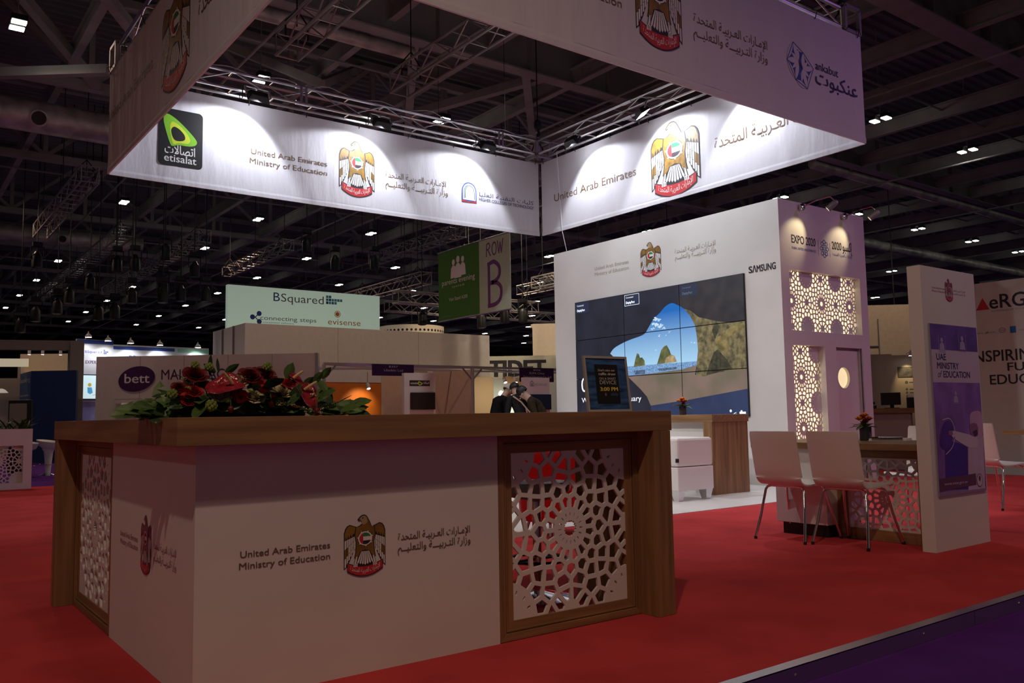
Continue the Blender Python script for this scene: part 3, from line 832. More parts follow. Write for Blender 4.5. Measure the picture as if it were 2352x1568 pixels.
    for x in (10.84, 11.13): b.stroke(f, [(x, 3.26), (x, 3.47)], .005, hp, 0)
    b.build('rosette_emblem', M_blue, o)
tower()
def armspot(x, label):
    z = 3.90; o = thing('arm_spotlight', label, 'lamp', (x, WY, z), 0, 'arm spotlights over the sign on the exhibit block')
    b = MB(); b.lathe([(.045, 0), (.05, .012), (.05, .05), (.02, .06)], (x, WY-.001, z), 14, 0, Matrix.Rotation(PI/2, 3, 'X')); b.build('mount', M_chrome, o, smooth=True)
    b = MB(); b.tube([(x, WY-.05, z), (x+.08, WY-.22, z+.07), (x+.16, WY-.38, z+.10), (x+.18, WY-.45, z+.02)], .009, 8); b.build('arm', M_chrome, o, smooth=True)
    hd = Vector((x+.18, WY-.46, z+.01)); aim = (Vector((x-.12, WY, z-.42))-hd).normalized()
    mt = aim.to_track_quat('Z', 'Y').to_matrix()
    b = MB(); b.lathe([(.02, -.02), (.04, 0), (.045, .05), (.045, .15), (.038, .15), (.036, .12), (.001, .118)], hd, 16, 0, mt, caps=False); b.build('lamp_head', mat('grey_metal', (.35, .35, .36), .5, metal=.6), o, smooth=True)
    b = MB(); b.lathe([(.034, .128), (.001, .129)], hd, 14, 0, mt, caps=False); b.build('lamp_glass', mat('halogen', (1, .85, .55), .4, emit=8), o)
    lamp('SPOT', 'halogen_beam', hd+aim*.16, 13, (1, .80, .45), hd+aim, .02, 62, .8)
armspot(10.44, 'chrome arm spotlight above the left half of the expo sign')
armspot(11.50, 'chrome arm spotlight above the right half of the expo sign')

# ---- nine-panel video wall
SCREEN = {
'sky': [(-10.462, 2.041), (-10.368, 2.122), (-10.185, 2.187), (-9.963, 2.239), (-9.746, 2.275), (-9.639, 2.312), (-9.573, 2.382), (-9.443, 2.521), (-9.297, 2.611), (-9.193, 2.689), (-9.052, 2.732), (-8.937, 2.69), (-8.806, 2.616), (-8.68, 2.486), (-8.594, 2.334), (-8.566, 2.145), (-8.553, 1.959), (-8.582, 1.798), (-10.068, 1.801), (-10.286, 1.911)],
'sea': [(-10.079, 1.802), (-8.582, 1.798), (-8.595, 1.72), (-8.868, 1.678), (-10.064, 1.633)],
'sand': [(-10.064, 1.641), (-9.359, 1.667), (-8.868, 1.692), (-8.594, 1.741), (-8.629, 1.594), (-8.231, 1.623), (-7.664, 1.633), (-7.667, 1.353), (-8.739, 1.228), (-9.564, 1.152), (-9.641, 1.297), (-9.782, 1.422), (-10.032, 1.616)],
'rock': [(-8.806, 2.616), (-8.676, 2.573), (-8.515, 2.455), (-8.195, 2.366), (-7.938, 2.313), (-7.67, 2.313), (-7.665, 2.177), (-7.668, 1.627), (-7.938, 1.628), (-8.232, 1.602), (-8.43, 1.563), (-8.611, 1.579), (-8.582, 1.798), (-8.553, 1.959), (-8.566, 2.145), (-8.594, 2.334), (-8.68, 2.486)],
'shade': [(-8.253, 1.91), (-8.181, 1.946), (-8.016, 1.783), (-7.928, 1.655), (-8.232, 1.602), (-8.411, 1.58), (-8.35, 1.734)],
'shade2': [(-8.195, 2.366), (-8.13, 2.276), (-8.226, 2.089), (-8.273, 2.233)],
'arm': [(-8.226, 2.089), (-8.118, 2.15), (-7.942, 2.244), (-7.70, 2.288), (-7.69, 2.205), (-7.93, 2.133), (-7.986, 2.042), (-7.954, 1.984), (-8.045, 1.881), (-8.146, 1.944)],
'st1': [(-9.917, 1.783), (-9.872, 1.916), (-9.832, 2.005), (-9.79, 1.987), (-9.772, 1.925), (-9.719, 1.929), (-9.668, 1.872), (-9.661, 1.799)],
'st2': [(-9.397, 1.799), (-9.348, 1.912), (-9.303, 2.013), (-9.241, 2.068), (-9.18, 2.086), (-9.125, 2.0), (-9.098, 1.932), (-9.031, 1.913), (-8.977, 1.812)],
'st2b': [(-9.232, 1.808), (-9.209, 1.888), (-9.108, 1.926), (-9.031, 1.913), (-8.977, 1.812)],
'ref1': [(-9.919, 1.726), (-9.664, 1.728), (-9.667, 1.66), (-9.89, 1.659)],
'ref2': [(-9.386, 1.728), (-8.99, 1.735), (-8.992, 1.699), (-9.358, 1.689)]}
CLOUDS = [(-9.362, 2.512, .056), (-9.406, 2.442, .056), (-9.307, 2.387, .051), (-9.238, 2.358, .034), (-9.45, 2.37, .034), (-9.333, 2.24, .025), (-9.193, 2.242, .016), (-9.112, 2.287, .023), (-8.606, 2.077, .028), (-8.68, 2.086, .017), (-9.424, 2.022, .025)]
def glow(name, c1, c2, scale=6, strength=1.0, detail=6, lo=.35, hi=.65, grad=None):
    """screen pixels: emission from a noise blend of two colours, or a vertical gradient"""
    m = bpy.data.materials.new(name); m.use_nodes = True; nt = m.node_tree; b = nt.nodes['Principled BSDF']
    b.inputs['Base Color'].default_value = (.01, .01, .012, 1); b.inputs['Roughness'].default_value = .4
    tc = nt.nodes.new('ShaderNodeTexCoord'); r = nt.nodes.new('ShaderNodeValToRGB')
    if grad:
        sp = nt.nodes.new('ShaderNodeSeparateXYZ'); mr = nt.nodes.new('ShaderNodeMapRange')
        nt.links.new(tc.outputs['Object'], sp.inputs[0]); nt.links.new(sp.outputs['Z'], mr.inputs['Value'])
        mr.inputs['From Min'].default_value = grad[0]; mr.inputs['From Max'].default_value = grad[1]; nt.links.new(mr.outputs[0], r.inputs['Fac']); lo, hi = 0, 1
    else:
        n = nt.nodes.new('ShaderNodeTexNoise'); n.inputs['Scale'].default_value = scale; n.inputs['Detail'].default_value = detail
        nt.links.new(tc.outputs['Object'], n.inputs['Vector']); nt.links.new(n.outputs['Fac'], r.inputs['Fac'])
    r.color_ramp.elements[0].position = lo; r.color_ramp.elements[1].position = hi
    r.color_ramp.elements[0].color = (*c1, 1); r.color_ramp.elements[1].color = (*c2, 1)
    nt.links.new(r.outputs['Color'], b.inputs['Emission Color']); b.inputs['Emission Strength'].default_value = strength
    return m
def video_wall():
    SW, SH, Z0 = 3.665/3, 2.042/3, .962
    o = thing('video_wall', 'three by three video wall showing a beach seen through a dark cave', 'screen', (WX, 9.5, Z0))
    f = Fr((WX-.035, 0, 0), (0, -1, 0), (0, 0, 1)); X0 = -11.335
    G_dark = glow('screen_cave', srgb(28, 30, 42), srgb(37, 39, 54), 3)
    G_navy = glow('screen_navy', srgb(38, 48, 78), srgb(46, 58, 92), 2)
    for i in range(3):
        for j in range(3):
            b = MB(); x = X0+i*SW; z = Z0+j*SH
            b.hexa([f.p(x+.003, z+.003, -.034), f.p(x+SW-.003, z+.003, -.034), f.p(x+SW-.003, z+SH-.003, -.034), f.p(x+.003, z+SH-.003, -.034),
                    f.p(x+.003, z+.003, 0), f.p(x+SW-.003, z+.003, 0), f.p(x+SW-.003, z+SH-.003, 0), f.p(x+.003, z+SH-.003, 0)]); s = b.build('screen', M_black, o)
            b = MB(); b.flat(f, rect(x+.006, z+.006, x+SW-.006, z+SH-.006), .0008); b.build('picture', G_dark, s)
    def cut(poly):      # split along the panel joints
        out = []
        for i in range(3):
            for j in range(3):
                q = poly
                for nx, ny, c in ((1, 0, X0+(i+1)*SW-.006), (-1, 0, -(X0+i*SW+.006)), (0, 1, Z0+(j+1)*SH-.006), (0, -1, -(Z0+j*SH+.006))):
                    q = clip(q, nx, ny, c)
                    if len(q) < 3: break
                if len(q) >= 3: out.append(q)
        return out
    def layer(name, poly, m, h):
        b = MB()
        for p in (poly if isinstance(poly[0], list) else [poly]):
            for q in cut(p): b.flat(f, q, h)
        return b.build(name, m, o)
    layer('sky_picture', spline(SCREEN['sky'][:18], 3, False)+SCREEN['sky'][18:], glow('screen_sky', srgb(170, 215, 245), srgb(20, 105, 190), grad=(1.80-Z0, 2.62-Z0), strength=.95), .0014)
    rc = random.Random(2); blobs = []
    for x, z, r in CLOUDS:
        for k in range(9 if r > .03 else 5):
            a = rc.uniform(0, 2*PI); d = r*rc.uniform(0, 1.1); blobs.append(circ(x+d*math.cos(a)*1.2, z+d*math.sin(a)*.7, r*rc.uniform(.25, .6), 9, r*rc.uniform(.15, .35)))
    layer('cloud_picture', blobs, glow('screen_cloud', srgb(160, 200, 230), srgb(212, 230, 242), 12, lo=.3, hi=.7), .0018)
    layer('sea_picture', SCREEN['sea'], glow('screen_sea', srgb(70, 120, 175), srgb(150, 185, 220), 60), .0018)
    layer('sand_picture', SCREEN['sand'], glow('screen_sand', srgb(86, 92, 70), srgb(150, 118, 112), 1.1, detail=3, lo=.3, hi=.7), .0022)
    layer('rock_picture', SCREEN['rock'], glow('screen_rock', srgb(62, 58, 40), srgb(138, 125, 88), 13, detail=14, lo=.32, hi=.68), .0026)
    layer('rock_shadow_picture', [SCREEN['shade'], SCREEN['shade2']], glow('screen_shade', srgb(40, 41, 32), srgb(74, 70, 50), 16), .003)
    layer('rock_arm_picture', spline(SCREEN['arm'], 3), glow('screen_arm', srgb(92, 84, 48), srgb(150, 132, 84), 9), .0034)
    layer('sea_stack_picture', [SCREEN['st1'], SCREEN['st2']], glow('screen_stack', srgb(70, 80, 44), srgb(120, 118, 78), 14), .0026)
    layer('lit_cliff_picture', SCREEN['st2b'], glow('screen_cliff', srgb(150, 130, 92), srgb(196, 172, 128), 16), .003)
    layer('reflection_picture', [SCREEN['ref1'], SCREEN['ref2']], glow('screen_reflect', srgb(60, 78, 110), srgb(100, 120, 150), 20), .003)
    layer('foreground_picture', [[(-9.564, 1.152), (-8.739, 1.228), (-7.667, 1.353), (-7.667, .97), (-9.55, .97)]], G_navy, .003)
    layer('cave_mouth_picture', [[(-8.93, 2.70), (-8.80, 2.62), (-8.676, 2.573), (-8.515, 2.455), (-8.195, 2.366), (-7.938, 2.313), (-7.672, 2.313), (-7.672, 2.99), (-8.85, 2.99)]], glow('screen_roof', srgb(36, 34, 40), srgb(52, 48, 50), 5), .0034)
    Wt = mat('screen_white', (.8, .85, .9), .5, emit=.85, ecol=(.85, .9, 1))
    for x in (-11.30, -10.08, -8.855):
        layer('tag_picture', rect(x, 2.80, x+.33, 2.975), glow('screen_tag', srgb(34, 42, 66), srgb(40, 48, 74), 2), .004)
        dim = Wt if x < -9 else mat('screen_dim', (.1, .12, .15), .5, emit=.12, ecol=(.6, .65, .7))
        text(o, 'Connected', f, x+.03, x+.20, 2.92, dim, .0048, cap=.028); text(o, 'DisplayPort', f, x+.03, x+.23, 2.83, dim, .0048, cap=.04, bold=.02)
    b = MB(); b.stroke(f, rect(-10.08, 2.80, -9.75, 2.975), .006, .0048, 0, True); b.build('tag_outline', Wt, o)
    text(o, '0', f, -11.205, -11.055, 1.42, Wt, .0048, cap=.25, bold=-.02)
    text(o, '9:41', f, -11.0, -10.62, 1.42, Wt, .0048, cap=.25, bold=-.02)
    text(o, 'Wednesday, 20 January', f, -11.206, -9.765, 1.235, Wt, .0048, cap=.085, bold=-.01)
    b = MB(); b.flat(f, circ(-7.985, 1.045, .02, 12), .0048); b.stroke(f, [(-7.95, .985), (-7.92, 1.01), (-7.89, 1.02)], .008, .0048); b.stroke(f, [(-7.92, .985), (-7.89, 1.0)], .008, .0048)
    b.flat(f, rect(-7.83, 1.0, -7.72, 1.03), .0048); b.flat(f, rect(-7.81, 1.03, -7.78, 1.05), .0048); b.build('icons', Wt, o)
video_wall()

# ================================================================== RECEPTION COUNTER (near)
CX0, CX1, CY0, CY1, CH = .85, 3.342, 3.086, 5.57, 1.036
def counter():
    o = thing('reception_counter', 'L-shaped oak and white reception counter with pierced panels in the foreground', 'counter', (CX0, CY0, 0))
    dep = .62; zt = .934
    g = Fr((0, 0, 0), (1, 0, 0), (0, 1, 0)); b = MB(); b.prism(g, [(CX0, CY0), (CX1, CY0), (CX1, CY0+dep), (CX0+dep, CY0+dep)], zt, CH); b.build('countertop', M_wx, o, bevel=.002)
    b = MB(); b.prism(g, [(CX0, CY0+.0006), (CX0+dep, CY0+dep+.0006), (CX0+dep, CY1), (CX0, CY1)], zt, CH); b.build('countertop', M_wy, o, bevel=.002)
    b = MB(); b.box(CX1-.135, CX1-.012, CY0, CY0+dep, 0, zt-.0005); b.build('end_leg', M_wz, o, bevel=.002)
    b = MB(); b.box(CX0+.004, CX0+dep, CY1-.105, CY1-.01, 0, zt-.0005); b.build('end_leg', M_wz, o, bevel=.002)
    yb, xb = 3.208, .953
    b = MB(); b.box(xb, 2.308, yb, yb+.02, 0, zt-.0005); b.build('front_panel', M_white, o)
    b = MB(); b.box(xb, xb+.02, yb+.0215, 4.542, 0, zt-.0005); b.build('side_panel', M_white, o)
    # frames: four mitred profile rails each, stepped
    def rails(fr, x0, x1, z0, z1, w, m_v, m_h):
        cxm, czm = (x0+x1)/2, (z0+z1)/2
        ins = lambda p, t: (p[0]+(t if p[0] < cxm else -t), p[1]+(t if p[1] < czm else -t))
        cs = [(x0, z0), (x1, z0), (x1, z1), (x0, z1)]
        for i in range(4):
            a, c = cs[i], cs[(i+1) % 4]; b = MB()
            b.prism(fr, [a, c, ins(c, w), ins(a, w)], -.030, .0)
            b.prism(fr, [a, c, ins(c, w*.40), ins(a, w*.40)], .0, .012)
            b.prism(fr, [ins(a, w*.46), ins(c, w*.46), ins(c, w*.56), ins(a, w*.56)], .0, .006)
            b.build('frame_rail', m_h if i % 2 == 0 else m_v, o, bevel=.0015)
    f = fr_y(yb+.012); rails(f, 2.310, CX1-.1355, .002, zt-.001, .085, M_wz, M_wx)
    pierced(o, fr_y(yb+.022), 2.384, .074, 3.134, .860, .775, 2.752, .471, .012, M_white)
    f = fr_x(xb+.012); rails(f, -(CY1-.1055), -4.545, .002, zt-.001, .085, M_wz, M_wy)
    pierced(o, fr_x(xb+.022), -5.392, .074, -4.618, .860, .775, -5.0, .471, .012, M_white)
    # prints
    f = fr_y(yb); hp = .0015
    text(o, 'United Arab Emirates', f, 1.12, 1.48, .512, M_brown, hp, cap=.0245, bold=.004); text(o, 'Ministry of Education', f, 1.116, 1.48, .469, M_brown, hp, cap=.0245, bold=.004)
    crest(o, f.sub(0, 0, -.0008), 1.634, .385, .186, .243)
    text(o, AR1, f, 1.787, 2.15, .511, M_brown, hp, cap=.030, bold=.004, arabic=True); text(o, AR2, f, 1.786, 2.152, .465, M_brown, hp, cap=.030, bold=.004, arabic=True)
    f = fr_x(xb)
    text(o, 'United Arab Emirates', f, -4.349, -4.024, .500, M_maroon2, hp, cap=.0245); text(o, 'Ministry of Education', f, -4.346, -4.021, .464, M_maroon2, hp, cap=.0245)
    crest(o, f.sub(0, 0, -.0008), -3.885, .383, .17, .243, 'maroon')
    text(o, AR1, f, -3.764, -3.435, .504, M_maroon2, hp, cap=.030, arabic=True); text(o, AR2, f, -3.761, -3.433, .456, M_maroon2, hp, cap=.030, arabic=True)
counter()

# ---- framed raffle notice on the counter
def notice():
    rz = math.radians(-4)
    o = thing('picture_frame', 'silver framed raffle notice standing on the right end of the oak counter', 'frame', (3.30, 3.50, CH+.0003), rz)
    L = Matrix.Rotation(rz, 4, 'Z'); base = Vector((3.30, 3.50, CH)); tl = math.radians(7)
    ux = L @ Vector((1, 0, 0)); uy = L @ Vector((0, math.sin(tl), math.cos(tl)))
    f = Fr(base, ux, uy); w, h = .156, .315; t = .013
    for pts in ([(-w, 0), (w, 0), (w-t, t), (-w+t, t)], [(w, 0), (w, h), (w-t, h-t), (w-t, t)], [(w, h), (-w, h), (-w+t, h-t), (w-t, h-t)], [(-w, h), (-w, 0), (-w+t, t), (-w+t, h-t)]):
        b = MB(); b.prism(f, pts, -.012, .004); b.build('frame_rail', mat('frame_silver', (.55, .50, .47), .35, metal=.25), o)
    b = MB(); b.prism(f, rect(-w+t, t, w-t, h-t), -.011, -.003); b.build('backing', M_black, o)
    blue = mat('notice_blue', (.035, .10, .27), .35, noise=.75, scale=(9, 9, 40))
    b = MB(); b.flat(f, rect(-w+t, t, w-t, h-t), -.0015); b.build('printed_sheet', blue, o)
    b = MB(); b.flat(f, rrect(-.082, .045, .083, .268, .006), -.0008); b.build('printed_tablet', mat('notice_black', (.012, .01, .01), .35), o)
    W1, Y1, B1 = mat('notice_white', (.62, .55, .5), .5), mat('notice_yellow', (.75, .60, .06), .5), mat('notice_cyan', (.05, .14, .4), .5)
    for s, x0, x1, y, c, m, bo in (("Don't miss our", -.058, .062, .229, .0125, W1, .02), ('raffle draw', -.056, .064, .207, .0145, W1, .03), ('ON A SMART', -.054, .064, .181, .0135, W1, -.01), ('DEVICE', -.054, .064, .156, .021, W1, -.01), ('3:00 PM', -.055, .070, .118, .021, Y1, .035), ('daily', .018, .072, .092, .017, B1, 0)):
        text(o, s, f, x0, x1, y, m, 0.0, cap=c, bold=bo, shear=.3 if s == 'daily' else 0)
    b = MB(); b.flat(f, circ(-.02, .098, .008, 10, .010), 0.0); b.build('small_crest', M_maroon2, o)
    b = MB(); p = lambda x, y, hh: f.p(x, y, hh)
    b.hexa([p(-.03, .2, -.014), p(.03, .2, -.014), p(.03, .22, -.014), p(-.03, .22, -.014), Vector(p(-.03, 0, 0))+Vector((0, .12, .002)), Vector(p(.03, 0, 0))+Vector((0, .12, .002)), Vector(p(.03, 0, 0))+Vector((0, .125, .004)), Vector(p(-.03, 0, 0))+Vector((0, .125, .004))]); b.build('strut', M_black, o)
notice()

# ---- second counter under the screen
def counter_two():
    x0, x1, y0, y1 = 8.375, 9.085, 7.055, 9.6; z = 1.0
    o = thing('screen_counter', 'oak framed white counter standing in front of the video wall', 'counter', (x0, y0, .006))
    b = MB(); b.box(x0, x1, y0, y1, .905, z); b.build('countertop', M_wy, o, bevel=.003)
    b = MB(); b.box(x0-.008+.008, x1-.012, y0+.010, y0+.12, .0065, .9045); b.build('end_leg', M_wz, o, bevel=.002)
    b = MB(); b.box(x0, x1-.012, y1-.12, y1-.01, .0065, .9045); b.build('end_leg', M_wz, o, bevel=.002)
    b = MB(); b.box(x0+.10, x0+.12, y0+.1205, y1-.1205, .0065, .9045); b.build('front_panel', M_white, o)
    b = MB(); b.box(x0, x0+.09, y0+.1205, y0+.15, .0065, .9045) ; b.build('post', M_wz, o)
counter_two()

# ---- white leather club chair (its side towards us)
def club_chair():
    x0, x1, y0, y1 = 7.455, 8.075, 6.81, 7.52
    o = thing('club_chair', 'white leather cube armchair with seam and tapered feet by the oak counter', 'armchair', (x0, y0, .006))
    for ya, yb in ((y0, y0+.15), (y1-.15, y1)):
        b = MB(); b.box(x0, x1, ya, yb, .402, .735); b.build('arm', M_leather, o, bevel=.03)
        b = MB(); b.box(x0, x1, ya, yb, .125, .3985); b.build('arm_base', M_leather, o, bevel=.012)
    b = MB(); b.box(x1-.15, x1, y0+.1505, y1-.1505, .125, .735); b.build('backrest', M_leather, o, bevel=.03)
    b = MB(); b.box(x0+.005, x1-.151, y0+.1505, y1-.1505, .125, .30); b.build('seat_base', M_leather, o, bevel=.012)
    b = MB(); b.box(x0+.005, x1-.152, y0+.152, y1-.152, .302, .45); b.build('seat_cushion', M_leather, o, bevel=.03)
    for x, y in ((x0+.07, y0+.07), (x1-.07, y0+.07), (x0+.07, y1-.07), (x1-.07, y1-.07)):
        b = MB(); a, c = .06, .036
        b.hexa([(x-c, y-c, .0062), (x+c, y-c, .0062), (x+c, y+c, .0062), (x-c, y+c, .0062), (x-a, y-a, .125), (x+a, y-a, .125), (x+a, y+a, .125), (x-a, y+a, .125)]); b.build('foot', mat('foot_silver', (.7, .7, .7), .3, metal=.6), o)
    b = MB(); b.box(x0-.003, x0+.001, y0+.004, y0+.03, .455, .50); b.box(x0-.003, x0+.02, y0-.003, y0+.004, .455, .50); b.build('label_tab', M_black, o)
club_chair()

# ---- small flower vases
def petal_ball(b, c, r, m=0, n=9):
    c = Vector(c)
    for L in range(3):
        k = n-2*L; rr = r*(1-.28*L); tilt = .25+.42*L
        for i in range(k):
            a = 2*PI*(i+.5*L)/k; d = Vector((math.cos(a), math.sin(a), 0)); s = Vector((-d.y, d.x, 0)); up = Vector((0, 0, 1))
            ax = d*math.cos(tilt)+up*math.sin(tilt)
            p0 = c-up*r*.3; p1 = c+ax*rr*.75-up*r*.1+s*rr*.42; p2 = c+ax*rr*1.05+up*r*.1; p3 = c+ax*rr*.75-up*r*.1-s*rr*.42
            b.quad([p0, p1, p2, p3], m)
    b.sphere(c+Vector((0, 0, r*.25)), r*.45, m, 8, 5)
M_leaf = mat('leaf_green', (.075, .145, .035), .45, noise=.4, scale=(18, 18, 18))
M_leafd = mat('leaf_dark', (.028, .060, .022), .4, noise=.4, scale=(18, 18, 18))
M_rose = mat('rose_red', (.36, .008, .012), .5, noise=.3, scale=(25, 25, 25))
M_orange = mat('rose_orange', (.80, .30, .03), .5, noise=.2, scale=(25, 25, 25))
M_glassd = mat('vase_glass', (.03, .035, .05), .06, spec=.6)
def leaf_blade(b, p, d, L, w, droop=.25, m=0, n=4, up=(0, 0, 1), fold=.12):
    """pointed leaf blade from p along d"""
    p = Vector(p); d = Vector(d).normalized(); u = Vector(up); s = d.cross(u)
    if s.length < .05: s = d.cross(Vector((1, 0, 0)))
    s.normalize(); u = s.cross(d); base = len(b.v)
    for i in range(n+1):
        t = i/n; ww = w*math.sin(PI*min(1, t*.92+.08))**.8*(1 if i < n else .05)
        c = p+d*L*t-u*L*droop*t*t
        b.v += [tuple(c-s*ww/2+u*fold*ww), tuple(c), tuple(c+s*ww/2+u*fold*ww)]
    for i in range(n):
        for q in (0, 1):
            a = base+3*i+q; b.f.append((a, a+1, a+4, a+3)); b.m.append(m)
def vase(p, label, seed):
    rnd = random.Random(seed); p = Vector(p)
    o = thing('flower_vase', label, 'vase', p)
    b = MB(); b.lathe([(.045, 0), (.05, .01), (.05, .115), (.046, .115), (.044, .02), (.001, .02)], p, 18, 0, caps=False); b.lathe([(.001, .0), (.045, .0)], p, 18, 0, caps=False); b.build('vase_body', M_glassd, o, smooth=True)
    for i in range(11):
        a = 2*PI*i/11+rnd.random()*.4; el = rnd.uniform(.0, .7)
        b = MB(); leaf_blade(b, p+Vector((.03*math.cos(a), .03*math.sin(a), .115)), (math.cos(a), math.sin(a), el), rnd.uniform(.08, .14), .05, .3); b.build('leaf', M_leaf if i % 3 else M_leafd, o)
    for i, (dx, dy, dz, m) in enumerate(((-.02, -.03, .17, M_rose), (.045, -.01, .18, M_orange), (-.05, .02, .18, M_orange), (.01, .04, .19, M_rose), (.0, .0, .21, M_orange), (.06, .04, .15, M_rose))):
        b = MB(); petal_ball(b, p+Vector((dx, dy, dz)), .04); b.build('bloom', m, o)
    return o
vase((8.62, 7.75, 1.0005), 'small dark vase of red and orange blooms on the counter before the video wall', 3)

# ================================================================== DESK, CHAIRS, TOTEM
DX0, DX1, DY0, DY1, DZ = 6.15, 6.95, 3.28, 4.765, .765
def desk(px, py, label, first=True):
    ox, oy = px-DX0, py-DY0
    o = thing('meeting_desk', label, 'desk', (px, py, 0))
    X = lambda v: v+ox
    Y = lambda v: v+oy
    b = MB(); b.box(X(DX0), X(DX1), Y(DY0), Y(DY1), DZ-.05, DZ); b.build('desktop', M_wy, o, bevel=.003)
    xf = 6.34
    f = fr_x(X(xf)); z1 = DZ-.0505
    for nm, r, m in (('frame_rail', (Y(DY0+.03), Y(4.065), z1-.07, z1), M_wy), ('frame_rail', (Y(DY0+.03), Y(4.065), .0005, .085), M_wy)):
        b = MB(); b.box(X(xf), X(xf+.06), r[0], r[1], r[2], r[3]); b.build(nm, m, o, bevel=.002)
    for ya in (DY0+.03, 3.99):
        b = MB(); b.box(X(xf-.005), X(xf+.065), Y(ya), Y(ya+.075), .0855, z1-.0705); b.build('frame_stile', M_wz, o, bevel=.002)
    pierced(o, Fr((X(xf+.03), 0, 0), (0, -1, 0), (0, 0, 1)), -Y(3.99), .085, -Y(DY0+.105), z1-.07, .66, -Y(3.64), .33, .012, M_white)
    b = MB(); b.box(X(6.19), X(6.74), Y(4.072), Y(4.553), .10, z1); pd = b.build('drawer_pedestal', M_white, o, bevel=.003)
    b = MB(); b.box(X(6.23), X(6.70), Y(4.09), Y(4.52), .0005, .0995); b.build('plinth', M_black, o)
    b = MB()
    for z in (.28, .48): b.box(X(6.7405), X(6.743), Y(4.09), Y(4.54), z, z+.004)
    b.build('drawer_gap', M_black, pd)
    b = MB(); b.box(X(6.80), X(6.90), Y(4.47), Y(4.54), .0005, z1); b.build('end_leg', M_wz, o)
    return o
desk(DX0, DY0, 'oak desk with pierced white modesty panel behind the two white chairs')
desk(10.42, 3.05, 'second oak desk far right below the wall with the red triangle')
def make_chair(label, loc, rz):
    """bent plywood shell chair, front towards +X locally"""
    o = thing('shell_chair', label, 'chair', loc, rz, None)
    prof = [(.46, .440), (.445, .455), (.40, .462), (.32, .455), (.22, .445), (.12, .440), (.06, .446), (.02, .468), (-.005, .51), (-.022, .58), (-.040, .68), (-.062, .80), (-.072, .868)]
    pr = spline(prof, 4, False); k = len(pr); b = MB(); t = .012
    def width(i):
        z = pr[i][1]; x = pr[i][0]
        w = .215 if z > .5 else .205
        if x > .42: w -= .03*((x-.42)/.04)**2
        if z > .84: w -= .012*((z-.84)/.03)**2
        return w
    nv = 8; rows = []
    for side in (0, 1):
        base = len(b.v)
        for i, (x, z) in enumerate(pr):
            a = Vector(pr[min(i+1, k-1)])-Vector(pr[max(i-1, 0)]); a.normalize(); n = Vector((a.y, -a.x))
            for j in range(nv+1):
                v = -1+2*j/nv; off = (t if side else 0); cv = .018*(v*v) if z > .5 else .006*v*v
                b.v.append((x+n.x*off*-1+(cv if z > .5 else 0), width(i)*v, z+n.y*off*-1+(0 if z > .5 else cv)))
        rows.append(base)
        for i in range(k-1):
            for j in range(nv):
                q = base+i*(nv+1)+j; fc = (q, q+1, q+nv+2, q+nv+1); b.f.append(fc if side else fc[::-1]); b.m.append(0)
    A, B = rows
    for i in range(k-1):
        for j in (0, nv):
            q = (A+i*(nv+1)+j, A+(i+1)*(nv+1)+j, B+(i+1)*(nv+1)+j, B+i*(nv+1)+j); b.f.append(q); b.m.append(0)
    for i in (0, k-1):
        for j in range(nv):
            b.f.append((A+i*(nv+1)+j, A+i*(nv+1)+j+1, B+i*(nv+1)+j+1, B+i*(nv+1)+j)); b.m.append(0)
    b.build('seat_shell', M_shell, o, smooth=True, local=True)
    for x0, x1 in ((.09, -.015), (.34, .47)):
        for s in (-1, 1):
            b = MB(); b.tube([(x0, 0, .427), (x0, s*.135, .427), (x0+(x1-x0)*.06, s*.165, .418), (x0+(x1-x0)*.12, s*.18, .395), (x0+(x1-x0)*.5, s*.205, .2), (x1, s*.23, .012)], .0105, 10); lg = b.build('leg', M_chrome, o, smooth=True, local=True)
            b = MB(); b.lathe([(.013, 0), (.013, .02), (.010, .024)], (x1, s*.23, .0002), 10); b.build('leg_glide', M_black, lg, local=True)
    b = MB()
    for x0 in (.09, .34):
        for s in (-1, 1): b.lathe([(.016, .43), (.02, .442)], (x0, s*.10, 0), 8)
    b.bar((.09, .1, .43), (.34, .1, .43), .016, .008); b.bar((.09, -.1, .43), (.34, -.1, .43), .016, .008); b.build('seat_bracket', M_chrome, o, local=True)
    return o
ch = make_chair('white shell chair with chrome legs at the desk, left of the pair', (5.795, 4.235, 0), 0)
dup(ch, (5.85, 3.745, 0), 0, 'white shell chair with chrome legs nearest the white totem')
dup(ch, (9.15, 4.20, 0), math.radians(-20), 'white shell chair half hidden right of the totem at the far desk')
dup(ch, (7.75, 4.02, 0), PI, 'white shell chair behind the oak desk facing us')

vase((6.72, 4.02, DZ+.0005), 'small dark vase of red and orange blooms on the oak desk by the chairs', 5)
vase((10.72, 4.20, DZ+.0005), 'small dark vase of red and orange blooms on the far right desk', 8)
def papers():
    o = thing('folder', 'silver ring folder lying on the oak desk left of the back chair', 'folder', (6.82, 3.86, DZ+.0006), .3)
    b = MB(); b.box(-.11, .11, -.15, .15, 0, .004); b.build('cover', M_shell, o, local=True)
    b = MB(); b.box(-.10, .105, -.145, .145, .0045, .018); b.build('paper_stack', M_pwhite, o, local=True)
    b = MB(); b.tube([(-.105, -.12, .02), (-.105, .12, .02)], .012, 8); b.build('spine_ring', M_chrome, o, local=True)
papers()

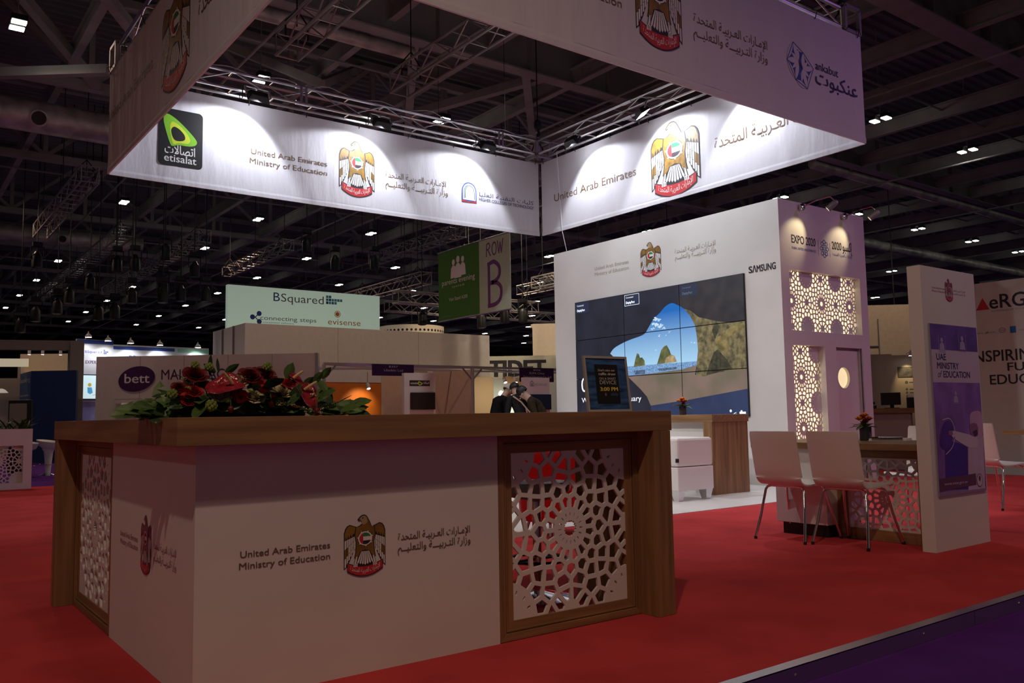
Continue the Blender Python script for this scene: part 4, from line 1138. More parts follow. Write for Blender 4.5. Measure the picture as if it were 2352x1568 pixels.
POSTER = {
'scarf': [(6.68, .974), (6.754, .999), (6.846, .994), (6.874, .927), (6.859, .817), (6.787, .79), (6.774, .856), (6.678, .887)],
'face': [(6.671, .902), (6.78, .9), (6.782, .819), (6.698, .811), (6.666, .844)],
'robe': [(6.62, .744), (6.743, .806), (6.868, .817), (6.857, .532), (6.847, .41), (6.689, .41), (6.585, .411)],
'arm': [(6.389, .858), (6.538, .84), (6.698, .814), (6.771, .783), (6.763, .728), (6.642, .726), (6.499, .77), (6.389, .815)],
'hand': [(6.332, .859), (6.395, .862), (6.4, .829), (6.34, .827)],
'orb': [(6.225, .855), (6.289, .923), (6.375, .928), (6.41, .864), (6.369, .767), (6.279, .721), (6.2, .759)],
'dark': [(6.274, .798), (6.498, .763), (6.613, .738), (6.577, .419), (6.244, .44)]}
def totem():
    x0, x1, y0, y1, z = 6.09, 6.912, 3.147, 3.248, 2.072
    o = thing('totem_panel', 'free-standing white slab with purple ministry poster at right', 'display panel', ((x0+x1)/2, y0, 0))
    b = MB(); b.box(x0, x1, y0, y1, 0, z); b.build('slab', M_white, o, bevel=.002)
    f = fr_y(y0)
    crest(o, f.sub(0, 0, -.001), 6.50, 1.83, .115, .17, 'maroon')
    for i, (a, c) in enumerate(((6.245, 6.44), (6.56, 6.755))):
        for z in (1.912, 1.888):
            text(o, ('United Arab Emirates' if z > 1.9 else 'Ministry of Education') if i == 0 else (AR1 if z > 1.9 else AR2), f, a, c, z, M_maroon2, .001, cap=.014, arabic=bool(i))
    xa, xb, za, zb = 6.155, 6.875, .392, 1.647
    b = MB(); b.box(xa, xb, y0-.012, y0-.0005, za, zb); pb = b.build('poster_board', mat('board_edge', (.32, .28, .36), .5), o)
    f = fr_y(y0-.012)
    pu1 = mat('poster_purple', (.13, .065, .36), .45, noise=.30, scale=(5, 5, 5)); pu2 = mat('poster_violet', (.24, .12, .46), .45, noise=.45, scale=(4, 4, 3), detail=5)
    def lay(name, pts, m, h): b = MB(); b.flat(f, pts, h); return b.build(name, m, pb)
    lay('poster_top', rect(xa+.004, 1.455, xb-.004, zb-.004), pu1, .0008)
    lay('poster_band', rect(xa+.004, 1.215, xb-.004, 1.455), mat('poster_mauve', (.60, .50, .66), .45), .0008)
    lay('poster_photo', rect(xa+.004, za+.03, xb-.004, 1.215), pu2, .0008)
    lay('poster_foot', rect(xa+.004, za+.004, xb-.004, za+.03), mat('poster_mauve2', (.30, .22, .42), .45), .0008)
    lay('backdrop_shape', POSTER['dark'], mat('poster_deep', (.07, .03, .33), .45, noise=.2), .0014)
    lay('orb_shape', spline(POSTER['orb'], 4), mat('poster_orb', (.09, .03, .30), .45, noise=.3, scale=(8, 8, 8)), .002)
    b = MB(); b.stroke(f, spline([(6.26, .94), (6.37, .945), (6.43, .86), (6.39, .75), (6.28, .69)], 5, False), .008, .0026); b.build('orb_outline', mat('poster_glow', (.62, .46, .72), .45), pb)
    lay('robe_shape', POSTER['robe'], mat('poster_robe', (.58, .47, .66), .45, noise=.08, scale=(9, 9, 3)), .002)
    lay('sleeve_shape', spline(POSTER['arm'], 3), mat('poster_robe2', (.66, .54, .70), .45), .0026)
    lay('scarf_shape', spline(POSTER['scarf'], 3), mat('poster_scarf', (.60, .36, .58), .45, noise=.1), .0026)
    lay('face_shape', spline(POSTER['face'], 3), mat('poster_face', (.30, .13, .27), .45), .0032)
    lay('beard_shape', [(6.70, .845), (6.77, .86), (6.785, .825), (6.73, .805)], mat('poster_hair', (.07, .03, .12), .45), .0038)
    lay('hand_shape', POSTER['hand'], mat('poster_face', (.30, .13, .27), .45), .003)
    for cx, cz, s in ((6.318, 1.50, 1), (6.63, 1.52, 1.1), (6.479, 1.11, .9)):
        b = MB(); b.flat(f, circ(cx, cz+.028*s, .018*s, 12), .002); b.flat(f, [(cx-.04*s, cz-.05*s), (cx+.04*s, cz-.05*s), (cx+.03*s, cz+.0*s), (cx, cz+.012*s), (cx-.03*s, cz+.0*s)], .002)
        b.stroke(f, [(cx-.05*s, cz+.06*s), (cx-.05*s, cz-.06*s), (cx+.05*s, cz-.06*s), (cx+.05*s, cz+.06*s)], .004, .002); b.build('figure_icon', mat('poster_icon', (.42, .34, .58), .45), pb)
    text(pb, 'UAE', f, 6.226, 6.366, 1.380, M_navy, .0016, cap=.048, bold=.012); text(pb, 'MINISTRY', f, 6.231, 6.553, 1.315, M_navy, .0016, cap=.048, bold=.012)
    text(pb, 'of', f, 6.235, 6.295, 1.252, M_navy, .0016, cap=.05, shear=.3); text(pb, 'EDUCATION', f, 6.315, 6.718, 1.252, M_navy, .0016, cap=.048, bold=.012)
    lay('web_band', [(xa+.006, .43), (6.71, .446), (6.71, .53), (xa+.006, .52)], mat('poster_brown', (.13, .055, .12), .45), .0034)
    text(pb, 'www.moe.gov.ae', f, 6.228, 6.572, .468, mat('poster_glow', (.62, .46, .72), .45), .004, cap=.022, bold=.01)
    lay('seal_ring', circ(6.765, .476, .048, 20, .05), M_navy, .0038); lay('seal', circ(6.765, .476, .043, 20, .045), mat('poster_mauve', (.60, .50, .66), .45), .0042)
    lay('seal_crest', circ(6.765, .49, .016, 10, .022), M_maroon, .0046)
totem()

# ---- red bar stool standing behind the near counter
def red_stool():
    p = Vector((3.03, 3.84, 0)); o = thing('bar_stool', 'chrome bar stool with grey seat seen through the near pierced panel', 'stool', p)
    b = MB(); b.lathe([(.20, .001), (.20, .012), (.12, .03), (.03, .05)], p, 28); b.build('base_plate', M_chrome, o, smooth=True)
    b = MB(); b.lathe([(.027, .05), (.027, .56)], p, 14); b.build('column', M_chrome, o, smooth=True)
    b = MB(); b.lathe([(.03, .54), (.16, .57), (.19, .60), (.195, .635), (.18, .65), (.001, .65)], p, 28, caps=False); b.build('seat', mat('seat_grey', (.32, .31, .30), .35), o, smooth=True)
    b = MB(); pts = [p+Vector((.17*math.cos(2*PI*i/20), .17*math.sin(2*PI*i/20), .22)) for i in range(21)]; b.tube(pts, .009, 6); b.tube([p+Vector((-.17, 0, .22)), p+Vector((.17, 0, .22))], .008, 6); b.build('foot_ring', M_black, o, smooth=True)
    # low red tub chair further in
    p = Vector((4.80, 5.86, 0)); o = thing('tub_chair', 'low bright red tub chair glimpsed through the near pierced panel', 'armchair', p)
    rb = mat('red_vinyl', (.55, .012, .015), .35); a0 = math.radians(235)
    b = MB(); b.lathe([(.26, .12), (.29, .16), (.30, .34), (.27, .36), (.001, .36)], p, 26); b.build('seat_base', rb, o, smooth=True)
    b = MB(); b.lathe([(.22, .362), (.24, .40), (.20, .43), (.001, .435)], p, 24, caps=False); b.build('seat_cushion', rb, o, smooth=True)
    b = MB()
    def bk(u, v):
        a = a0-1.7+3.4*u; r = .275+.05*v; return p+Vector((r*math.cos(a), r*math.sin(a), .34+(.42-.14*abs(2*u-1)**3)*v))
    b.grid(bk, 22, 5); bo = b.build('backrest', rb, o, smooth=True); sm = bo.modifiers.new('thickness', 'SOLIDIFY'); sm.thickness = .05
    for i in range(4):
        a = PI/4+i*PI/2; q = MB(); q.tube([p+Vector((.20*math.cos(a), .20*math.sin(a), .125)), p+Vector((.24*math.cos(a), .24*math.sin(a), .001))], [.016, .011], 8); q.build('leg', M_chrome, o, smooth=True)
red_stool()

# ================================================================== FLOWER ARRANGEMENT
def flowers():
    rnd = random.Random(11); C0 = Vector((1.22, 3.46, CH))
    o = thing('flower_arrangement', 'long low table arrangement of red and cream flowers on the counter corner', 'flowers', C0+Vector((0, 0, .0005)))
    b = MB(); b.box(.98, 1.46, 3.40, 3.53, CH+.001, CH+.045); b.build('foam_tray', M_black, o, bevel=.008)
    b = MB(); b.sphere((1.22, 3.465, CH+.055), .1, 0, 14, 8, (2.2, .75, .6)); b.build('floral_foam', M_leafd, o)
    M_cream = mat('rose_cream', (.60, .52, .33), .55, noise=.12, scale=(30, 30, 30)); M_bud = mat('bud_green', (.22, .28, .06), .55, noise=.3, scale=(60, 60, 60))
    M_anth = mat('anthurium_red', (.30, .02, .035), .12, noise=.35, scale=(40, 40, 40), bump=.25, spec=.6); M_spad = mat('spadix_cream', (.75, .55, .25), .5, bump=.3, scale=(200, 200, 200))
    M_stem = mat('stem_green', (.06, .10, .03), .5); M_rosed = mat('rose_dark', (.13, .005, .009), .5, noise=.3, scale=(25, 25, 25)); M_carn = mat('carnation_red', (.42, .010, .015), .6, noise=.3, scale=(30, 30, 30))
    P = lambda x, y, z: Vector((x, y, CH+z))
    def hgt(x):   # dome profile
        t = (x-1.22); t = t/.48 if t > 0 else t/.40
        return .02+.16*max(0, 1-t*t)
    # leaves: a dense skirt and a looser dome
    k = 0
    for i in range(165):
        x = rnd.uniform(.84, 1.66); y = 3.46+rnd.uniform(-.13, .12); z = rnd.uniform(.01, .70)*hgt(x)*(1 if i < 120 else .45)
        a = rnd.uniform(0, 2*PI); dx = (x-1.22)*1.8+.6*math.cos(a); dy = -abs(.7*math.sin(a)) if rnd.random() < .7 else .7*math.sin(a)
        if z < .05 and abs(x-1.22) < .3 and dy < 0: dy *= .5
        L = rnd.uniform(.07, .125); el = rnd.uniform(-.05, .7)
        q = MB(); leaf_blade(q, P(x, y, z), (dx, dy, el), L, L*rnd.uniform(.42, .58), rnd.uniform(.1, .35), fold=rnd.uniform(-.1, .2), up=(rnd.uniform(-.4, .4), -.6, .8)); q.build('leaf', M_leaf if rnd.random() < .6 else M_leafd, o); k += 1
    for i in range(30):     # apron of broad leaves in front
        x = rnd.uniform(.93, 1.52); q = MB(); leaf_blade(q, P(x, 3.385, rnd.uniform(.025, .075)), (rnd.uniform(-.7, .7), -.75, rnd.uniform(-.05, .3)), rnd.uniform(.07, .10), .048, .2, up=(rnd.uniform(-.3, .3), -.5, .85)); q.build('leaf', M_leaf if i % 3 else M_leafd, o)
    for i in range(34):     # bushy left end
        x = rnd.uniform(.84, 1.0); q = MB(); leaf_blade(q, P(x, rnd.uniform(3.36, 3.52), rnd.uniform(.01, .03+.35*(x-.80))), (-.8, rnd.uniform(-.6, .2), rnd.uniform(-.1, .6)), rnd.uniform(.06, .10), rnd.uniform(.035, .05), .25, up=(-.3, -.7, .7)); q.build('leaf', M_leaf if i % 4 else M_leafd, o)
    # trailing sprays at both ends
    for s, x0, n in ((-1, .86, 7), (1, 1.62, 6)):
        for i in range(n):
            p = P(x0+s*rnd.uniform(-.02, .05), 3.42+rnd.uniform(-.09, .10), rnd.uniform(.015, .05)); q = MB()
            leaf_blade(q, p, (s, rnd.uniform(-.9, .5), rnd.uniform(-.02, .25)), rnd.uniform(.07, .11), .045, .1, up=(0, -.75, .65)); q.build('leaf', M_leaf, o)
    for q0, q1 in (((1.02, 3.34, .05), (.95, 3.24, .0)), ((1.38, 3.36, .04), (1.45, 3.26, .0))):
        q = MB(); leaf_blade(q, P(*q0), P(*q1)-P(*q0), .13, .05, .1); q.build('leaf', M_leaf, o)
    # two leaf twigs: dark lily tips at the top and the eucalyptus at right
    for p, d, L, w in ((P(1.075, 3.45, .17), (.02, 0, 1), .085, .020), (P(1.11, 3.45, .18), (-.12, .05, 1), .06, .014), (P(1.13, 3.44, .175), (.75, -.1, .55), .07, .030), (P(1.10, 3.46, .18), (-.7, 0, .5), .06, .028), (P(1.14, 3.43, .15), (.9, -.1, .25), .08, .03), (P(1.16, 3.43, .13), (-.4, -.2, .35), .07, .03)):
        q = MB(); leaf_blade(q, p, d, L, w, .05, up=(0, 1, .2)); q.build('leaf', M_leafd, o)
    q = MB(); q.tube([P(1.40, 3.44, .08), P(1.47, 3.43, .13), P(1.53, 3.42, .155)], .0025, 5); q.build('twig', M_stem, o)
    for t, s in ((.15, 1), (.3, -1), (.45, 1), (.6, -1), (.75, 1), (.9, -1), (1, 1)):
        p = P(1.40+.14*t, 3.44-.02*t, .085+.075*t); q = MB(); leaf_blade(q, p, (.5, -.25, .75*s), .062, .036, .12, up=(0, 1, .1)); q.build('leaf', M_leaf, o)
    q = MB(); leaf_blade(q, P(1.385, 3.42, .155), (.3, 0, .9), .075, .05, .05, up=(0, 1, .1)); q.build('leaf', M_leaf, o)
    # roses
    def rose(p, r, m, lean=(0, -.5, .6)):
        q = MB(); ax = Vector(lean).normalized(); R = ax.to_track_quat('Z', 'Y').to_matrix()
        for Lr in range(5):
            rr = r*(.30+.18*Lr); n = 3+Lr; op = .10+.16*Lr
            for i in range(n):
                a0 = 2*PI*(i+.37*Lr)/n; wd = 2*PI/n*.75
                def pt(u, v, a0=a0, wd=wd, rr=rr, op=op):
                    a = a0+(u-.5)*wd*1.25; rad = rr*(.45+.55*v+op*v*v*(.6)); z = r*(-.55+1.30*v-.45*op*v*v*2)+.10*r*(1-(2*u-1)**2)*v
                    return Vector(p)+R @ Vector((rad*math.cos(a), rad*math.sin(a), z))
                q.grid(pt, 4, 4)
        return q.build('rose', m, o, smooth=True)
    for x, y, z, r, m in ((1.215, 3.345, .080, .038, M_cream), (1.085, 3.355, .085, .038, M_cream), (1.345, 3.365, .10, .034, M_cream), (1.175, 3.40, .145, .034, M_cream), (1.265, 3.41, .145, .026, M_cream), (1.10, 3.40, .10, .028, M_cream),
                          (1.00, 3.39, .165, .040, M_rosed), (1.225, 3.41, .165, .042, M_rosed), (1.285, 3.43, .168, .046, M_rosed), (.985, 3.35, .10, .030, M_rose), (.935, 3.37, .115, .026, M_rosed), (1.445, 3.38, .07, .024, M_rose), (1.03, 3.40, .13, .026, M_rosed), (1.375, 3.38, .135, .026, M_rose), (1.15, 3.385, .12, .026, M_rosed), (1.39, 3.34, .05, .022, M_rose), (.96, 3.34, .06, .022, M_rose)):
        rose((x, y, CH+z), r*.86, m)
    # frilled carnations
    for x, y, z, r in ((1.155, 3.335, .073, .038), (1.26, 3.36, .115, .034), (.95, 3.36, .085, .032), (1.30, 3.35, .075, .024), (1.06, 3.35, .05, .022)):
        q = MB()
        for i in range(46):
            th = rnd.uniform(0, 2*PI); ph = rnd.uniform(-.3, 1.2); d = Vector((math.cos(th)*math.cos(ph), math.sin(th)*math.cos(ph)-.35, math.sin(ph))).normalized()
            s = d.cross(Vector((.2, .1, 1))).normalized(); t = s.cross(d); c = P(x, y, z); e = c+d*r
            q.quad([c, e-s*r*.35+t*r*.1*rnd.uniform(-1, 1), e+d*r*.1*rnd.random(), e+s*r*.35+t*r*.1*rnd.uniform(-1, 1)])
        q.sphere(P(x, y, z), r*.7, 0, 8, 6); q.build('carnation', M_carn, o)
    # anthuriums: glossy heart spathe with spadix
    for (x, y, z, r, ax, hd) in ((1.125, 3.33, .125, .062, (-.15, -.62, .78), (-.9, -.35, .1)), (1.425, 3.345, .105, .055, (.25, -.75, .55), (.15, -.35, -.9)), (1.40, 3.40, .155, .045, (.4, -.5, .7), (.5, -.3, -.7)), (.99, 3.41, .12, .042, (-.5, -.4, .75), (-.9, -.3, 0))):
        n = Vector(ax).normalized(); u = Vector(hd); u = (u-n*u.dot(n)).normalized(); v = n.cross(u); c = P(x, y, z); q = MB()
        def heart(t, k, c=c, u=u, v=v, n=n, r=r):
            a = PI*(-1+2*t); rad = r*(.92+.30*math.cos(a)**3-.25*(1-abs(math.sin(a/2)))*(math.cos(a) < -.6)) * (1.0 if math.cos(a) < .75 else 1+.45*(math.cos(a)-.75)/.25)
            rad *= (1-.42*math.exp(-((abs(a)-PI)/.38)**2))
            return c+(u*math.cos(a)+v*math.sin(a))*rad*k+n*(r*.22*k*k-.12*r*k*math.cos(2*a))
        q.grid(lambda t, k: heart(t, .02+.98*k), 32, 5); sp = q.build('anthurium', M_anth, o, smooth=True); sm = sp.modifiers.new('thickness', 'SOLIDIFY'); sm.thickness = .0015
        q = MB(); sgn = -1 if x < 1.2 else 1; dd = (n*.65+Vector((sgn*.75, -.1, .35))).normalized(); q.tube([c+n*.006, c+n*.006+dd*r*.5, c+n*.006+dd*r*1.0, c+n*.006+dd*r*1.12], [.006, .0065, .005, .002], 8); q.build('spadix', M_spad, sp, smooth=True)
        q = MB(); q.tube([c-n*.01, c-n*.05+Vector((0, .03, -.03)), Vector((1.22, 3.46, CH+.05))], .003, 6); q.build('stem', M_stem, sp)
    # green berry heads
    for x, y, z, r in ((1.005, 3.41, .205, .016), (1.065, 3.43, .20, .017), (1.30, 3.42, .205, .019), (.905, 3.35, .09, .019), (1.035, 3.30, .045, .022), (1.475, 3.35, .065, .016), (.965, 3.36, .105, .014), (1.10, 3.31, .065, .010)):
        q = MB(); c = P(x, y, z)
        for i in range(26):
            th = 2.4*i; zz = 1-2*(i+.5)/26; rr = math.sqrt(1-zz*zz); q.sphere(c+Vector((rr*math.cos(th), rr*math.sin(th), zz))*r*.8, r*.34, 0, 6, 4)
        bud = q.build('berry_head', M_bud, o, smooth=True)
        q = MB(); q.tube([c, c+Vector(((1.22-x)*.3, .04, -z*.6))], .002, 5); q.build('stem', M_stem, bud)
    # white spike flowers
    for pts in ([P(1.50, 3.34, .035), P(1.56, 3.33, .05), P(1.63, 3.32, .085)], [P(1.30, 3.32, .055), P(1.36, 3.29, .045), P(1.41, 3.27, .025)], [P(.99, 3.40, .13), P(.96, 3.38, .15), P(.925, 3.37, .165)], [P(1.40, 3.30, .03), P(1.47, 3.27, .012), P(1.52, 3.25, .004)]):
        q = MB(); q.tube(pts, [.0045, .0035, .0012], 6); sp = q.build('flower_spike', M_stem, o); q = MB()
        a, c, e = pts
        for i in range(40):
            t = rnd.random()*.75; p = a.lerp(c, t*2) if t < .5 else c.lerp(e, t*2-1); th = rnd.uniform(0, 2*PI); rr = .009*(1-t)
            q.sphere(p+Vector((0, math.cos(th)*rr, math.sin(th)*rr)), .0028*(1.2-t), 0, 5, 4)
        stuff(q.build('floret', M_cream, sp))
    # rose hips on thin stems in front
    for x, y, z in ((1.105, 3.285, .030), (1.27, 3.30, .05), (1.455, 3.28, .02), (1.66, 3.38, .025)):
        q = MB(); q.sphere(P(x, y, z), .012, 0, 8, 6, (1, 1, 1.25)); hp = q.build('rosehip', M_rosed, o, smooth=True); q = MB(); q.tube([P(x, y, z+.012), P(x+.005, y+.02, z+.045), P(x+.01, y+.08, z+.04)], .0018, 5); q.build('stem', M_stem, hp)
flowers()

# ================================================================== RIGGING DEEPER IN THE HALL
def rig_truss(a, b, s, label):
    o = thing('lighting_truss', label, 'truss', a)
    truss(o, a, b, s, bay=.55, rc=.028, rb=.014, m=M_rig, sub=False)
    A, B = Vector(a), Vector(b); n = 2; t = MB()
    for k in range(n+1):
        p = A.lerp(B, .06+.88*k/n)
        t.tube([p+Vector((0, 0, s/2)), (p.x, p.y, 11.66)], .012, 5); t.tube([p+Vector((-s/2, 0, 0)), p+Vector((-s/2, 0, s/2+.05)), p+Vector((0, 0, s/2+.3)), p+Vector((s/2, 0, s/2+.05)), p+Vector((s/2, 0, 0))], .016, 5)
    t.build('hanging_chain', M_cable, o); return o
M_rig = mat('rig_alu', (.42, .39, .36), .4, metal=.7)
rig_truss((5.55, 6.6, 7.5), (5.55, 13.8, 7.5), .40, 'grey lighting truss above the ring, left of the two')
rig_truss((8.0, 6.6, 7.5), (8.0, 14.2, 7.5), .40, 'grey lighting truss above the ring, right of the two')
rig_truss((4.32, 24.0, 7.5), (4.32, 32.2, 7.5), .42, 'long narrow lighting truss hanging left of the green drop logo')
rig_truss((6.67, 30.4, 7.5), (6.67, 48.5, 7.5), .42, 'lighting truss far left running deep into the hall')
rig_truss((9.1, 30.0, 7.5), (9.1, 45.7, 7.5), .42, 'lighting truss far back, over the middle of the left aisle')
rig_truss((11.2, 27.6, 7.0), (11.2, 34.0, 7.0), .36, 'short lighting truss far back beneath the far-left banner')
rig_truss((16.2, 24.5, 7.5), (16.2, 31.0, 7.5), .42, 'lighting truss behind the green row sign on its left')
rig_truss((15.7, 26.0, 6.0), (15.7, 36.0, 6.0), .42, 'low lighting truss above the mint sign board')
rig_truss((14.0, 25.2, 5.1), (20.0, 25.2, 5.1), .40, 'crosswise lighting truss low behind the green row sign')
rig_truss((16.0, 29.5, 5.4), (27.0, 29.5, 5.4), .40, 'crosswise lighting truss far behind the row sign')
rig_truss((19.5, 17.5, 5.9), (19.5, 24.5, 5.9), .40, 'lighting truss right of the green row sign behind the screen block')
rig_truss((23.0, 22.0, 6.6), (23.0, 30.0, 6.6), .40, 'distant lighting truss above the screen block left edge')
def stage_lights():
    P = [(4.10, 31.1, 6.4), (6.25, 29.87, 6.28), (5.56, 30.44, 5.7), (6.72, 29.51, 6.3), (7.5, 28.88, 6.64), (8.29, 28.36, 6.04), (7.48, 29.02, 5.56), (7.30, 28.3, 5.12), (6.5, 28.9, 5.12), (7.96, 28.69, 5.26), (8.62, 28.2, 5.23), (5.03, 30.89, 5.26),
         (4.75, 31.27, 4.94), (4.2, 31.9, 4.72), (5.82, 30.36, 4.69), (6.25, 30.03, 4.74), (3.78, 31.93, 4.34), (12.01, 27.95, 7.18), (12.83, 27.41, 6.55), (13.94, 26.58, 6.53), (15.46, 25.9, 4.6), (17.16, 23.3, 4.5), (18.16, 23.58, 4.6), (28.67, 15.8, 4.15), (16.82, 24.2, 4.4)]
    proto = None
    for p in P:
        if proto is None:
            o = thing('stage_light', 'x', 'lamp', p); x, y, z = p
            b = MB(); b.lathe([(.10, -.32), (.16, -.30), (.16, .05), (.12, .12), (.06, .22)], p, 14); b.build('lamp_body', M_black, o, smooth=True)
            b = MB(); b.bar((x-.19, y, z+.0), (x-.19, y, z+.36), .05, .02); b.bar((x+.19, y, z), (x+.19, y, z+.36), .05, .02); b.bar((x-.2, y, z+.36), (x+.2, y, z+.36), .06, .03); b.build('yoke', M_black, o)
            b = MB(); b.box(x-.14, x+.14, y-.1, y+.1, z+.38, z+.52); b.build('clamp', M_black, o)
            b = MB(); b.tube([(x, y, z+.52), (x, y, z+1.52)], .016, 6); wv = b.build('drop_wire', M_black, o)
            wv.data.transform(Matrix.Translation((0, 0, -.52))); wv.location = (0, 0, .52); wv.scale = (1, 1, 11.14-z); proto = o
        else:
            o = dup(proto, p)
            for c in o.children:
                if c.name.startswith('drop_wire'): c.scale = (1, 1, 11.14-p[2])
        o['label'] = 'black stage lamp hanging from the dark rigging far back'; o['group'] = 'black stage lamps in the far rigging'
stage_lights()

# ---- hanging row sign
def row_sign():
    x = 9.96; f = Fr((x, 0, 0), (0, -1, 0), (0, 0, 1))
    o = thing('row_sign', 'hanging double banner, green half with three white figures and pale half reading ROW B', 'sign', (x, 14.6, 3.12))
    M_gr = mat('sign_green', (.055, .19, .022), .7, noise=.05); M_pale = mat('sign_pale', (.50, .60, .46), .7, noise=.04)
    b = MB(); b.prism(f, rect(-15.97, 3.12, -14.38, 4.665), -.006, .006); b.build('green_cloth', M_gr, o)
    b = MB(); b.prism(f, rect(-14.375, 3.115, -13.30, 4.665), -.006, .006); b.build('pale_cloth', M_pale, o)
    for z in (3.12, 4.655):
        b = MB(); b.tube([f.p(-15.98, z, 0), f.p(-13.29, z, 0)], .018, 8); b.build('pole', M_alu, o)
    b = MB()
    for xx in (-15.9, -13.4): b.tube([f.p(xx, 4.66, 0), f.p(xx, 11.66, 0)], .005, 5)
    b.build('wire', M_cable, o)
    PU = mat('sign_plum', (.16, .045, .20), .6); Wh = M_pwhite
    b = MB()
    for pts, w in (([(-14.115, 4.285), (-14.095, 4.53)], .03), ([(-14.095, 4.53), (-14.02, 4.545), (-13.985, 4.48), (-14.03, 4.43), (-14.10, 4.415)], .03), ([(-14.06, 4.42), (-13.965, 4.285)], .03)): b.stroke(f, spline(pts, 5, False) if len(pts) > 2 else pts, w, .0075)
    b.stroke(f, circ(-13.835, 4.41, .075, 20, .125), .03, .0075, 0, True)
    b.stroke(f, [(-13.72, 4.54), (-13.675, 4.29), (-13.625, 4.50), (-13.59, 4.29), (-13.53, 4.56)], .03, .0075); b.build('row_letters', PU, o)
    b = MB(); b.stroke(f, [(-14.03, 4.12), (-14.03, 3.27)], .085, .0075)
    b.stroke(f, spline([(-14.05, 4.11), (-13.85, 4.14), (-13.68, 4.02), (-13.67, 3.85), (-13.80, 3.75), (-14.0, 3.72)], 6, False), .085, .0075)
    b.stroke(f, spline([(-13.98, 3.72), (-13.76, 3.70), (-13.62, 3.58), (-13.64, 3.38), (-13.80, 3.28), (-14.05, 3.26)], 6, False), .085, .0075); b.build('letter_b', PU, o)
    b = MB()
    for cx, cz, s in ((-15.353, 4.36, .95), (-14.991, 4.38, .95), (-15.175, 4.40, 1.1)):
        b.flat(f, circ(cx, cz, .06*s, 14, .07*s), .0075); b.flat(f, [(cx-.12*s, cz-.36*s), (cx+.12*s, cz-.36*s), (cx+.10*s, cz-.14*s), (cx+.04*s, cz-.075*s), (cx-.04*s, cz-.075*s), (cx-.10*s, cz-.14*s)], .0075+.0005*(s > 1))
    b.build('figures', Wh, o)
    for s, x0, x1, z, c in (('parents evening', -15.815, -14.538, 3.90, .12), ('s y s t e m', -15.398, -14.944, 3.81, .05), ('Visit Stand A200', -15.54, -14.82, 3.53, .075)): text(o, s, f, x0, x1, z, Wh, .0075, cap=c)
    text(o, 'schoolcloud', f, -15.85, -15.50, 3.20, M_grey, .0075, cap=.05)
row_sign()

# ================================================================== NEIGHBOURING BOOTHS
M_bw = mat('booth_white', (.66, .62, .57), .6, noise=.03); M_bc = mat('booth_cream', (.68, .58, .44), .6, noise=.03)
def panel(parent, name, p0, p1, z0, z1, th, m):
    """upright board from ground point p0 to p1, thickness th away from the viewer"""
    a = Vector((p0[0], p0[1], 0)); b_ = Vector((p1[0], p1[1], 0)); d = (b_-a).normalized(); n = Vector((-d.y, d.x, 0))*th
    b = MB(); up = Vector((0, 0, 1)); b.hexa([a+up*z0, b_+up*z0, b_+n+up*z0, a+n+up*z0, a+up*z1, b_+up*z1, b_+n+up*z1, a+n+up*z1]); return b.build(name, m, parent)
def pfr(p0, p1):
    a = Vector((p0[0], p0[1], 0)); d = (Vector((p1[0], p1[1], 0))-a); L = d.length; return Fr(a, d.normalized(), (0, 0, 1)), L
FZ = -.0695
def booth_box():
    o = thing('white_booth', 'big plain white booth block behind the flowers', 'booth', (8.65, 24.56, FZ))
    panel(o, 'front_wall', (8.65, 24.56), (17.4, 24.56), FZ, 3.88, .1, M_bw); panel(o, 'side_wall', (8.65, 27.5), (8.65, 24.66), FZ, 3.88, .1, M_bw)
    b = MB()
    for y in (25.5, 26.5): b.box(8.6, 8.649, y-.006, y+.006, 0, 3.88)
    for x in (11.6, 14.5): b.box(x-.004, x+.004, 24.557, 24.56, 0, 3.88)
    b.build('panel_joint', M_grey, o)
booth_box()
